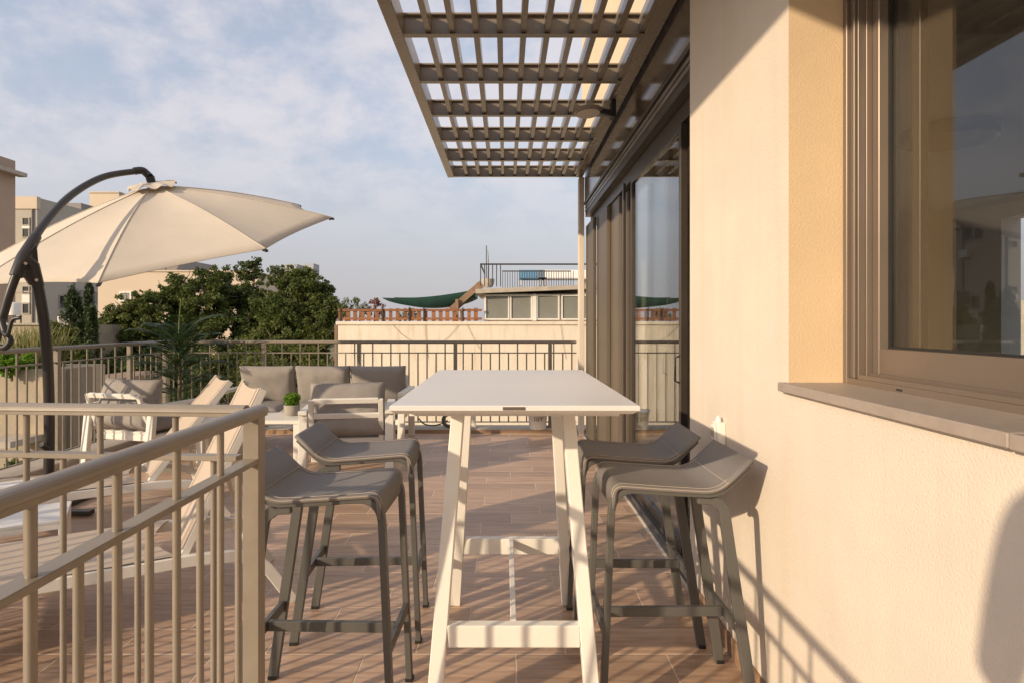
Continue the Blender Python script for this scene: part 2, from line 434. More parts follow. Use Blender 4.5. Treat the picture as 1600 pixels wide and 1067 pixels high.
ib.box(5.0, 5.2, -3.0, 4.75, -0.3, 3.14); ib.box(5.0, 5.2, 6.2, 7.02, -0.3, 3.14)
ib.box(5.0, 5.2, 4.75, 6.2, -0.3, 0.55); ib.box(5.0, 5.2, 4.75, 6.2, 2.36, 3.14)
ib.box(1.22, 5.0, -3.0, -2.8, 0.02, 2.56)
ib.build('inner_wall', M_INT, house)
# skirting tiles
for i in range(6):
    y = 2.7 - i * 0.6
    inst(sk_me, 'skirting_tile', house, (XW - 0.0055, y, 0.0), (0, 0, R(90)))
# window sill: two stone slabs
sl = part_box('window_sill', M_STONE, house, 0.872, 1.09, 1.068, 1.972, 1.100, 1.128, bevel=0.0025)
part_box('window_sill', M_STONE, house, 0.872, 1.09, -0.6, 1.0655, 1.099, 1.1275, bevel=0.0025)
part_box('window_reveal', M_REVEAL, house, 0.9004, 1.2, YJ - 0.0008, YJ + 0.004, 1.129, 2.519)
# window: fixed frame, guides, sash, pane
wf = MB()
wf.box(1.072, 1.20, 1.932, YJ - 0.0015, 1.12, 2.52); wf.box(1.072, 1.20, -0.55, 1.932, 1.12, 1.146)
wf.box(1.072, 1.20, -0.55, 1.932, 2.48, 2.52)
win = wf.build('window_frame', M_BRONZE, house, 0.002)
for (a, c, d) in ((1.084, 1.902, 1.9315), (1.076, 1.8975, 1.9015), (1.094, 1.893, 1.897), (1.084, 1.889, 1.8925), (1.106, 1.8825, 1.8885)):
    part_box('guide_rail', M_BRONZE, win, a, 1.199, c, d, 1.1465, 2.4795, bevel=0.0012)
for (a, z1) in ((1.078, 1.160), (1.094, 1.153), (1.112, 1.166)):
    part_box('guide_rail', M_BRONZE, win, a, a + 0.007, -0.5, 1.881, 1.1465, z1)
sb = MB()
sb.box(1.124, 1.185, 1.850, 1.882, 1.158, 2.47); sb.box(1.124, 1.185, -0.5, 1.850, 1.158, 1.240); sb.box(1.124, 1.185, -0.5, 1.850, 2.41, 2.47)
sash = sb.build('sash', M_BRONZE, win, 0.002)
gk = MB(); gk.box(1.152, 1.160, 1.8435, 1.8498, 1.2405, 2.4095); gk.box(1.152, 1.160, -0.5, 1.8435, 1.2405, 1.2465)
gk.build('gasket', M_BLACK, sash)
part_box('pane', M_WINGLASS, sash, 1.161, 1.167, -0.5, 1.8495, 1.241, 2.4095)
part_box('sash_mullion', M_DOOR, win, 1.19, 1.215, 1.765, 1.80, 1.165, 2.455, bevel=0.002)
part_box('weep_slot', M_BLACK, win, 1.0705, 1.0719, 1.66, 1.685, 1.133, 1.138)
# terrace door: header, shutter box, tracks, shutters, glazed leaves
hb = MB()
hb.box(0.918, 1.20, YD + 0.002, 7.13, 2.70, 3.13)
M_GLOSSY = mat('glossy brown fascia', (0.10, 0.075, 0.058), 0.12, 0.0, var=0.04, scale=2)
hd = hb.build('fascia', M_GLOSSY, house)
part_box('fascia_edge', M_DOOR, house, 0.906, 0.93, YD + 0.002, 7.13, 2.668, 2.6995, bevel=0.002)
M_RIB = mat('grey rib aluminium', (0.22, 0.20, 0.18), 0.35, 0.2)
M_SHUTTER = mat('olive brown shutter', (0.125, 0.100, 0.075), 0.45, 0.0, var=0.08, scale=3, rnd=0.3)
sbx = MB()
sbx.box(0.925, 1.18, YD + 0.002, 7.12, 2.53, 2.667)
sbx.build('shutter_box', M_DOOR, house)
for z in (2.60, 2.64):
    part_box('shutter_box_rib', M_RIB, house, 0.919, 0.9245, YD + 0.002, 7.12, z - 0.012, z + 0.012)
part_box('door_header', M_DOOR, house, 0.985, 1.17, YD + 0.002, 7.12, 2.432, 2.529, bevel=0.002)
for i, x in enumerate((0.945, 0.985, 1.025, 1.065, 1.105)):
    part_box('door_track', M_PLATE, house, x - 0.006, x + 0.006, YD + 0.002, 7.12, 0.0, 0.022)
part_box('door_threshold', mat('threshold aluminium', (0.17, 0.16, 0.15), 0.35, 0.6), house, 0.915, 1.22, YD + 0.002, 7.14, -0.02, 0.006)
for (y0, y1, x) in ((6.53, 7.11, 0.950), (5.84, 6.50, 0.985), (5.40, 5.98, 1.018), (5.19, 5.50, 1.05)):
    sp = part_box('shutter_panel', M_SHUTTER, house, x - 0.015, x + 0.015, y0, y1, 0.024, 2.43, bevel=0.003)
    w_ = (y1 - y0)
    for t in (0.04, w_ - 0.04):
        part_box('shutter_stile', M_SHUTTER, sp, x - 0.021, x - 0.0152, y0 + t - 0.035, y0 + t + 0.035, 0.03, 2.42)
def leaf_door(x, y0, y1):
    fb = MB(); s_ = 0.042
    fb.box(x - 0.02, x + 0.02, y0, y0 + s_, 0.024, 2.428); fb.box(x - 0.02, x + 0.02, y1 - s_, y1, 0.024, 2.428)
    fb.box(x - 0.02, x + 0.02, y0 + s_, y1 - s_, 0.024, 0.10); fb.box(x - 0.02, x + 0.02, y0 + s_, y1 - s_, 2.39, 2.428)
    f = fb.build('glass_door', M_DOOR, house, 0.002)
    part_box('pane', M_GLASS, f, x - 0.004, x + 0.004, y0 + s_ + 0.001, y1 - s_ - 0.001, 0.101, 2.389)
    hdl = MB(); hdl.tube([(x - 0.02, y0 + 0.025, 0.98), (x - 0.045, y0 + 0.025, 0.99), (x - 0.045, y0 + 0.025, 1.12), (x - 0.02, y0 + 0.025, 1.13)], 0.006, 8)
    hdl.build('handle', M_BLACK, f)
leaf_door(0.995, 3.42, 4.80)
leaf_door(1.065, 3.95, 5.06)
part_box('door_stile', M_DOOR, house, 0.944, 0.966, 4.93, 4.975, 0.024, 2.430, bevel=0.002)
part_box('door_jamb', M_DOOR, house, 0.935, 1.19, YD + 0.002, 3.06, 0.007, 2.430, bevel=0.002)

# ------------------------------------------------------------------ pergola over the terrace edge
PX0, PX1 = -0.675, 0.898
perg = thing('pergola', 'taupe slatted pergola projecting from the house above the bar table', 'pergola', (0.1, 3.0, 2.9), 0, None, True)
part_box('edge_beam', M_PERG, perg, PX0, PX0 + 0.075, -1.3, 7.17, 3.0, 3.135, bevel=0.003)
part_box('edge_beam', M_PERG, perg, PX1 - 0.085, PX1, -1.3, 7.17, 3.001, 3.137, bevel=0.003)
xb = MB()
xb.box(PX0 + 0.076, PX1 - 0.086, 0.004, 0.022, 0.0, 0.128); xb.box(PX0 + 0.076, PX1 - 0.086, -0.024, 0.0038, 0.0, 0.007); xb.box(PX0 + 0.076, PX1 - 0.086, -0.024, 0.0038, 0.1165, 0.1275)
xb = xb.mesh('cross_beam', M_PERG, None, 0.0012)
o_ = BASE[perg.name]
for k in range(13):
    inst(xb, 'cross_beam', perg, (0, 7.14 - 0.704 * k, 3.002))
sm_ = MB().box(-0.017, 0.017, -4.2, 4.2, 0, 0.105).mesh('slat', M_PERG, None, 0.0015)
for i in range(10):
    inst(sm_, 'slat', perg, (-0.452 + 0.1395 * i, 2.935, 3.016))
wlamp = thing('outdoor_spotlight', 'round flat lamp on a dark bracket under the pergola beam', 'lamp', (0.80, 4.69, 2.93))
lb = MB().lathe([(0.02, 0.012), (0.105, 0.010), (0.112, 0.0), (0.105, -0.012), (0.09, -0.016)], (0, 0, 0), 28)
lh = lb.build('lamp_head', mat('lamp grey', (0.30, 0.25, 0.22), 0.5), wlamp); lh.location = (-0.17, 0, -0.005); lh.rotation_euler = (R(-5), R(-3), 0)
MB().lathe([(0.088, 0.0), (0.088, 0.004), (0.02, 0.006)], (0, 0, -0.021), 28).build('diffuser', mat('lamp diffuser', (0.66, 0.60, 0.55), 0.5), lh)
MB().bar((-0.08, 0, -0.005), (0.03, 0, -0.03), 0.05, 0.045, (0, 1, 0)).build('bracket', M_BLACK, wlamp, 0.006)
MB().box(0.0, 0.035, -0.05, 0.05, -0.06, 0.075).build('wall_plate', M_BLACK, wlamp, 0.004)

ring = thing('ceiling_lamp', 'round flat ceiling lamp seen through the kitchen window glass', 'lamp', (2.85, 3.95, 2.56))
MB().lathe([(0.25, 0.0), (0.262, -0.01), (0.265, -0.075), (0.25, -0.085), (0.236, -0.085)], (0, 0, 0), 40).build('rim', M_BRONZE, ring)
MB().lathe([(0.235, -0.07), (0.05, -0.078)], (0, 0, 0), 40).build('diffuser', M_WFRAME, ring)

sock = thing('wall_socket', 'white weatherproof socket box on the cream wall behind the stools', 'socket', (XW, 2.54, 0.88))
bx_ = MB(); bx_.box(-0.035, 0, -0.036, 0.036, -0.062, 0.03); bx_.build('box', M_WHITE, sock, 0.006, 2)
MB().box(-0.044, -0.0352, -0.026, 0.026, -0.045, 0.016).build('cover', M_WHITE, sock, 0.003)
MB().box(-0.047, -0.0442, -0.017, 0.017, -0.032, 0.006).build('flap', mat('grey flap', (0.42, 0.36, 0.30), 0.5), sock, 0.001)
MB().lathe([(0.013, 0.0), (0.012, 0.010), (0.007, 0.018), (0.003, 0.024)], (-0.021, 0, 0.0302), 14).build('cable_gland', M_WHITE, sock)

# ------------------------------------------------------------------ railings
def railing(name, label, a, b, posts, spacing, z0=0.05, htop=1.075, hmid=0.945, hbot=0.11, start_tall=True, bars_from=0.1, big=False, top_r=0.021, end_ext=0.0, bar_r=0.0085, rect=False):
    a, b = Vector((a[0], a[1], 0)), Vector((b[0], b[1], 0)); L_ = (b - a).length; u = (b - a) / L_
    t = thing(name, label, 'railing', (*(a + b).xy / 2, z0), math.atan2(u.y, u.x), 'painted metal terrace railings')
    h = L_ / 2
    if rect:
        ov = [(-0.0205, -0.015), (0.0205, -0.015), (0.0205, -0.005)] + [(0.0235 * math.cos(R(a_)), -0.003 + 0.019 * math.sin(R(a_))) for a_ in range(0, 181, 15)] + [(-0.0205, -0.005)]
        m = MB(); no = len(ov); e_ = h + end_ext; zt_ = htop - z0
        m.add([(sx * e_, a_, zt_ + b_) for sx in (-1, 1) for (a_, b_) in ov], [(i, (i + 1) % no, no + (i + 1) % no, no + i) for i in range(no)] + [tuple(range(no)), tuple(range(no, 2 * no))])
        m.build('top_rail', M_RAIL, t, 0.0008)
    else:
        MB().tube([(-h - end_ext, 0, htop - z0), (h + end_ext, 0, htop - z0)], top_r, 14, 0.8).build('top_rail', M_RAIL, t)
    MB().box(-h, h, -0.019 if rect else -0.012, 0.019 if rect else 0.012, hmid - z0 - 0.007, hmid - z0 + 0.007).build('middle_rail', M_RAIL, t, 0.0015)
    MB().box(-h, h, -0.012, 0.012, hbot - z0 - 0.006, hbot - z0 + 0.006).build('bottom_rail', M_RAIL, t, 0.0015)
    pm = MB().box(-0.022, 0.022, -0.022, 0.022, 0, htop - z0 - 0.012).mesh('post', M_RAIL, None, 0.002)
    fm = MB().lathe([(0.055, 0), (0.055, 0.012), (0.035, 0.016)], (0, 0, 0), 16).mesh('foot_plate', M_RAIL)
    for p in posts:
        o = inst(pm, 'post', t, (p - h, 0, 0)); inst(fm, 'foot_plate', o, (0, 0, 0.0005))
    tall = MB().tube([(0, 0, hbot - z0 + 0.004), (0, 0, htop - z0 - 0.012)], bar_r, 10).mesh('bar', M_RAIL)
    short = MB().tube([(0, 0, hbot - z0 + 0.004), (0, 0, hmid - z0 - 0.004)], bar_r, 10).mesh('bar', M_RAIL)
    x = bars_from; k = 0
    while x < L_ - 0.03:
        if all(abs(x - p) > 0.04 for p in posts):
            inst(tall if (k % 2 == 0) == start_tall else short, 'bar', t, (x - h, 0, 0))
        x += spacing; k += 1
    return t
railing('railing', 'long taupe railing along the far terrace edge behind the sofa', (-4.16, 7.47), (0.86, 7.47), [0.02, 1.22, 2.38, 3.55, 4.7], 0.11, bars_from=0.125)
railing('railing', 'taupe railing on the left terrace edge beside the umbrella mast', (-4.16, -1.2), (-4.16, 7.43), [0.9, 3.9, 4.95, 6.15, 6.9, 8.0], 0.11, bars_from=0.05)
RC = (-0.687, 1.70)
railing('railing', 'near railing running toward the viewer with thick round handrail', (-0.687, -1.6), (RC[0], RC[1] - 0.0), [0.02, 1.6, 3.278], 0.0985, z0=0.0, hbot=0.09,
        start_tall=False, bars_from=0.027, rect=True, bar_r=0.0083, end_ext=0.022)
railing('railing', 'near railing crossing from the corner post out of frame to the left', (RC[0] - 0.05, RC[1] + 0.003), (-3.9, 1.93), [2.0, 3.1], 0.1105, z0=0.0, hbot=0.09,
        start_tall=False, bars_from=0.075, rect=True, bar_r=0.0083, end_ext=0.02)

# ------------------------------------------------------------------ bar table
tab = thing('bar_table', 'tall white bar table with splayed legs between the four stools', 'table', (0.026, 2.43, 0))
TT = 1.08
def chamfered_top(w, l, t, c, z):
    m = MB(); h, k = w / 2, l / 2
    vs_ = []
    for (a, zz) in ((c, z - t), (0.0, z - t * 0.55), (0.0, z - 0.003), (0.003, z)):
        vs_ += [(-h + a, -k + a, zz), (h - a, -k + a, zz), (h - a, k - a, zz), (-h + a, k - a, zz)]
    fs = [(3, 2, 1, 0), (12, 13, 14, 15)]
    for r_ in range(3):
        for i in range(4):
            j = (i + 1) % 4; fs.append((4 * r_ + i, 4 * r_ + j, 4 * r_ + 4 + j, 4 * r_ + 4 + i))
    return m.add(vs_, fs)
top = chamfered_top(0.722, 1.325, 0.026, 0.018, TT)
top.build('tabletop', M_TOP, tab)
MB().box(-0.32, 0.32, -0.56, 0.56, TT - 0.045, TT - 0.0262).build('apron', M_WHITE, tab)
yb, ytp = 0.455, 0.27
for sy in (-1, 1):
    for sx in (-1, 1):
        MB().bar((sx * 0.262, sy * yb, 0.003), (sx * 0.190, sy * ytp, TT - 0.046), 0.050, 0.050, (1, 0, 0), 0.044, 0.05).build('leg', M_WHITE, tab, 0.003)
        MB().lathe([(0.02, 0.0), (0.02, 0.004)], (sx * 0.262, sy * yb, -0.001), 12).build('foot_pad', M_BLACK, tab)
    zc_ = 0.292; t_ = zc_ / (TT - 0.046); xx = 0.262 + (0.19 - 0.262) * t_ - 0.024; yy = sy * (yb + (ytp - yb) * t_)
    MB().bar((-xx, yy, zc_), (xx, yy, zc_), 0.04, 0.072, (0, 1, 0)).build('crossbar', M_WHITE, tab, 0.003)
    MB().bar((-0.17, sy * ytp, TT - 0.062), (0.17, sy * ytp, TT - 0.062), 0.04, 0.03, (0, 1, 0)).build('top_brace', M_WHITE, tab, 0.002)
yy = yb + (ytp - yb) * (0.292 / (TT - 0.046)) - 0.021
MB().box(-0.010, 0.010, -yy, yy, 0.296, 0.327).build('stretcher', M_WHITE, tab, 0.002)
npl = MB().box(-0.034, 0.030, -0.6645, -0.6626, TT - 0.0125, TT - 0.0035); npl.build('name_plate', M_PLATE, tab)

# ------------------------------------------------------------------ bar stools
def make_stool():
    t = thing('bar_stool', 'x', 'stool', (0, 0, 0), 0, 'bar stools around the tall table')
    W = 0.175
    prof = [(-0.255, 0.0), (-0.222, 0.765), (-0.05, 0.752), (0.135, 0.742), (0.235, 0.842)]
    rail = fillet(prof, [0, 0.10, 0.05, 0.045, 0], 8)
    for s in (-1, 1):
        y0, y1 = (W - 0.03, W) if s > 0 else (-W, -W + 0.03)
        top_part = [p for p in rail]
        nm = MB().strip([(p.x, p.y) for p in top_part], 0.022, y0, y1).build('side_frame', M_STOOL, t, 0.002)
        rl = fillet([(0.065, 0.722), (0.150, 0.716), (0.255, 0.0)], [0, 0.06, 0], 6)
        n_ = len(rl)
        MB().strip([(p.x, p.y) for p in rl], [0.02] * 2 + [0.036] * (n_ - 2), y0 + 0.004, y1 - 0.004).build('rear_leg', M_STOOL, t, 0.002)
        for u in (-0.255, 0.255):
            MB().box(u - 0.014, u + 0.014, y0 - 0.001, y1 + 0.001, -0.0, 0.012).build('foot_cap', M_BLACK, t)
    # sling: top sheet over both side frames, a little sag in the middle
    sp = fillet([(-0.226, 0.70), (-0.2215, 0.781), (-0.05, 0.768), (0.13, 0.757), (0.240, 0.862)], [0, 0.082, 0.05, 0.05, 0], 9)
    ns, nw = len(sp), 12; hw = W + 0.006; vs_ = []; fs = []
    def pt(i, j, lift):
        d = (sp[min(i + 1, ns - 1)] - sp[max(i - 1, 0)]).normalized(); nn = Vector((-d.y, d.x))
        if nn.y < -0.2: nn = -nn
        nn = Vector((d.y, -d.x)) * -1
        v = -1 + 2 * j / nw
        arc = i / (ns - 1); sag = 0.012 * (1 - v * v) * math.sin(math.pi * min(1, arc * 1.02))
        q = sp[i] + nn * (lift - sag)
        return (q.x, v * hw, q.y)
    for lift in (0.0, -0.012):
        for i in range(ns):
            for j in range(nw + 1): vs_.append(pt(i, j, lift))
    K = ns * (nw + 1)
    for i in range(ns - 1):
        for j in range(nw):
            a = i * (nw + 1) + j; b = a + 1; c = a + nw + 2; d = a + nw + 1
            fs += [(a, b, c, d), (K + d, K + c, K + b, K + a)]
    for i in range(ns - 1):
        a = i * (nw + 1); d = a + nw + 1; fs.append((a, d, K + d, K + a)); a += nw; d += nw; fs.append((d, a, K + a, K + d))
    for j in range(nw):
        fs.append((j + 1, j, K + j, K + j + 1)); a = (ns - 1) * (nw + 1) + j; fs.append((a, a + 1, K + a + 1, K + a))
    m = MB(); m.add(vs_, fs, True); sling = m.build('sling', M_SLING, t)
    # stitched seams along the edges
    for v in (-1, 1):
        for inset in (0.022,):
            line = []
            for i in range(1, ns - 1):
                a = Vector(pt(i, nw if v > 0 else 0, 0.0006)); line.append((a.x, v * (hw - inset), a.z))
            sm = MB(); sm.tube(line, 0.0015, 4, 1.0, (0, 1, 0)); sm.build('seam', M_SEAM, sling)
            line = [(p[0], v * (hw + 0.0004), p[2] - 0.004) for p in line]
            sm = MB(); sm.tube(line, 0.0016, 4, 1.0, (0, 1, 0)); sm.build('seam', M_SEAM, sling)
    for i, dz in ((ns - 3, 0),):
        sm = MB(); sm.tube([pt(i, j, 0.0006) for j in range(nw + 1)], 0.0015, 4); sm.build('seam', M_SEAM, sling)
    # H stretcher
    zf = 0.275; xf = -0.255 + 0.033 * zf / 0.765; xr = 0.255 - 0.105 * zf / 0.716
    MB().box(xf - 0.009, xf + 0.009, -W + 0.031, W - 0.031, zf - 0.018, zf + 0.018).build('front_rung', M_STOOL, t, 0.002)
    MB().box(xr - 0.009, xr + 0.009, -W + 0.027, W - 0.027, zf - 0.018, zf + 0.018).build('rear_rung', M_STOOL, t, 0.002)
    MB().box(xf + 0.0095, xr - 0.0095, -0.010, 0.010, zf - 0.017, zf + 0.017).build('foot_bar', M_STOOL, t, 0.002)
    M_BOLT = mat('bolt steel', (0.5, 0.42, 0.33), 0.35, 0.8)
    for s in (-1, 1):
        for dz in (0.032,):
            MB().lathe([(0.006, 0), (0.006, 0.004), (0.003, 0.006)], (0, 0, 0), 8).build('bolt', M_BOLT, t).location = (xr - 0.02, s * (W - 0.0155), zf + dz)
    return t
st = make_stool()
ST = [((-0.613, 2.115), 178.6, 'grey sling bar stool left of the table, nearest the railing post'),
      ((-0.620, 2.690), 182.0, 'grey sling bar stool left of the table, further back before the white armchair'),
      ((0.578, 2.225), 0.8, 'grey sling bar stool nearest the viewer against the cream wall'),
      ((0.545, 2.665), -1.5, 'grey sling bar stool right of the table, closer to the glass door')]
for i, (p, a, lb_) in enumerate(ST):
    o = st if i == 0 else copy_tree(st)
    o.location = (*p, 0); o.rotation_euler = (0, 0, R(a)); o['label'] = lb_

# ------------------------------------------------------------------ cushions
def cushion(name, w, h, t, parent, loc, rot, m=M_CUSH, seed=0, n=18, pinch=0.03):
    """w along x, h along y, thickness t along z; corners pinched, faces puffed"""
    vs_ = []; fs = []
    for s in (1, -1):
        for i in range(n + 1):
            for j in range(n + 1):
                u, v = -1 + 2 * i / n, -1 + 2 * j / n
                x = w / 2 * u * (1 - pinch * (1 - v * v)); y = h / 2 * v * (1 - pinch * (1 - u * u))
                e = max(0, (1 - abs(u) ** 4.0) * (1 - abs(v) ** 4.0)) ** 0.45
                wr = 0.012 * noise.noise(Vector((x * 7 + seed, y * 7, s * 3.1))) + 0.006 * noise.noise(Vector((x * 17, y * 17 + seed, s)))
                z = s * (t / 2 * e + wr * e + 0.008)
                vs_.append((x, y, z))
    K = (n + 1) ** 2
    for i in range(n):
        for j in range(n):
            a = i * (n + 1) + j; b = a + 1; c = a + n + 2; d = a + n + 1
            fs += [(a, d, c, b), (K + a, K + b, K + c, K + d)]
    for k in range(n):
        for (a, b) in ((k * (n + 1), (k + 1) * (n + 1)), (k * (n + 1) + n, (k + 1) * (n + 1) + n), (k, k + 1), (n * (n + 1) + k, n * (n + 1) + k + 1)):
            fs.append((a, b, K + b, K + a))
    o = MB().add(vs_, fs, True).build(name, m, parent)
    o.location = loc; o.rotation_euler = rot
    return o

# ------------------------------------------------------------------ lounge seats
def arm_side(t, x, depth, hz=0.58, w=0.07):
    """one closed arm: flat armrest on two splayed legs"""
    m = MB(); m.box(x - w / 2, x + w / 2, -depth / 2, depth / 2, hz - 0.035, hz)
    a = m.build('armrest', M_WHITE, t, 0.004)
    for s in (-1, 1):
        MB().bar((x, s * (depth / 2 - 0.0), 0), (x, s * (depth / 2 - 0.055), hz - 0.0352), w, 0.05, (1, 0, 0)).build('leg', M_WHITE, t, 0.004)
def make_armchair(label, loc, rz):
    t = thing('armchair', label, 'armchair', loc, rz, 'white lounge armchairs')
    W, D = 0.78, 0.74
    for s in (-1, 1): arm_side(t, s * (W / 2 - 0.035), D)
    MB().box(-W / 2 + 0.071, W / 2 - 0.071, -D / 2 + 0.08, D / 2 - 0.06, 0.25, 0.30).build('seat_frame', M_WHITE, t, 0.004)
    b = MB(); xh = W / 2 - 0.105
    lo, hi = (-D / 2 + 0.10, 0.302), (-D / 2 - 0.03, 0.675)
    for s in (-1, 1): b.bar((s * xh, lo[0], lo[1]), (s * xh, hi[0], hi[1]), 0.04, 0.03, (1, 0, 0))
    for f in (0.97, 0.62, 0.03):
        y = lo[0] + (hi[0] - lo[0]) * f; z = lo[1] + (hi[1] - lo[1]) * f
        b.bar((-xh + 0.0202, y, z), (xh - 0.0202, y, z), 0.028, 0.042, (0, 1, 0.3))
    b.build('back_frame', M_WHITE, t, 0.003)
    cushion('seat_cushion', W - 0.15, D - 0.12, 0.13, t, (0, 0.02, 0.375), (0, 0, 0), seed=3)
    cushion('back_cushion', W - 0.14, 0.46, 0.17, t, (0, -D / 2 + 0.135, 0.575), (R(72), 0, 0), seed=5)
    return t
make_armchair('white armchair with grey cushions seen from behind, left of the bar table', (-1.395, 5.52, 0), R(9))
make_armchair('white armchair with grey cushions by the left railing, turned to the right', (-3.40, 5.86, 0), R(-15))
sofa = thing('sofa', 'three seat white framed sofa with grey cushions against the far railing', 'sofa', (-2.08, 6.80, 0), R(0))
for s in (-1, 1): arm_side(sofa, s * 0.985, 0.74)
MB().box(-0.949, 0.949, -0.33, 0.30, 0.24, 0.29).build('seat_frame', M_WHITE, sofa, 0.004)
bf = MB()
for x in (-0.92, 0.0, 0.92): bf.bar((x, 0.29, 0.29), (x, 0.40, 0.70), 0.04, 0.03, (1, 0, 0))
for f in (0.96, 0.6): bf.bar((-0.90, 0.29 + 0.11 * f, 0.29 + 0.41 * f), (0.90, 0.29 + 0.11 * f, 0.29 + 0.41 * f), 0.028, 0.042, (0, 1, -0.3))
bf.build('back_frame', M_WHITE, sofa, 0.003)
for i in range(3):
    cushion('seat_cushion', 0.62, 0.64, 0.14, sofa, (-0.625 + 0.625 * i, -0.03, 0.36), (0, 0, 0), seed=i * 7)
    cushion('back_cushion', 0.635, 0.45, 0.19, sofa, (-0.628 + 0.628 * i, 0.235, 0.605), (R(-76), 0, R(rng.uniform(-2, 2))), seed=20 + i * 3)

ct = thing('coffee_table', 'low white coffee table in front of the sofa holding a small plant', 'table', (-2.35, 6.02, 0))
MB().box(-0.55, 0.42, -0.27, 0.27, 0.365, 0.40).build('tabletop', M_WHITE, ct, 0.004)
for sx in (-0.52, 0.39):
    for sy in (-1, 1): MB().box(sx - 0.03, sx + 0.03, sy * 0.235 - 0.03, sy * 0.235 + 0.03, 0, 0.3645).build('leg', M_WHITE, ct, 0.003)

def leaf_cloud(centers, radii, count, size, m, name, parent, aspect=0.5, droop=0.0, shell=0.35, seed=0, sq=(1, 1, 1)):
    """many small folded leaves spread through clumps"""
    r_ = np.random.default_rng(seed)
    C = np.array(centers); RR = np.array(radii)
    pr = RR ** 2 / (RR ** 2).sum()
    idx = r_.choice(len(C), count, p=pr)
    d = r_.normal(size=(count, 3)); d /= np.linalg.norm(d, axis=1)[:, None]
    rad = (shell + (1 - shell) * r_.random(count) ** 0.6) * RR[idx]
    P = C[idx] + d * rad[:, None] * np.array(sq)
    ax = r_.normal(size=(count, 3)) + d * 0.8; ax[:, 2] -= droop; ax /= np.linalg.norm(ax, axis=1)[:, None]
    up = r_.normal(size=(count, 3)) * 0.7 + np.array([0, 0, 0.9]) + d * 0.5
    sd = np.cross(ax, up); sd /= (np.linalg.norm(sd, axis=1)[:, None] + 1e-9)
    nn = np.cross(sd, ax)
    s = size * r_.uniform(0.6, 1.35, count)[:, None]
    a0 = P - ax * s * 0.5; a1 = P + ax * s * 0.5
    b0 = P + sd * s * aspect * 0.5 + nn * s * 0.1; b1 = P - sd * s * aspect * 0.5 + nn * s * 0.1
    V = np.stack([a0, b0, a1, b1], 1).reshape(-1, 3)
    off = BASE.get(parent.name)
    if off is not None: V = V - np.array(off)
    me = bpy.data.meshes.new(name)
    me.vertices.add(count * 4); me.vertices.foreach_set('co', V.ravel().astype(np.float32))
    me.loops.add(count * 4); me.loops.foreach_set('vertex_index', np.arange(count * 4, dtype=np.int32))
    me.polygons.add(count); me.polygons.foreach_set('loop_start', np.arange(0, count * 4, 4, dtype=np.int32))
    me.update(calc_edges=True); me.validate()
    me.materials.append(m)
    return link(bpy.data.objects.new(name, me), parent)

pp = thing('potted_plant', 'small bright green plant in a grey pot on the coffee table', 'plant', (-2.115, 6.08, 0.40))
MB().lathe([(0.055, 0), (0.072, 0.02), (0.078, 0.10), (0.074, 0.105), (0.066, 0.095)], (0, 0, 0), 18).build('pot', M_POT, pp)
leaf_cloud([(0, 0, 0.15), (0.03, 0.02, 0.17), (-0.03, -0.01, 0.165), (0.0, -0.03, 0.15)], [0.075, 0.05, 0.05, 0.055], 520, 0.034, M_BRIGHTLEAF, 'foliage', pp, 0.7, seed=4)

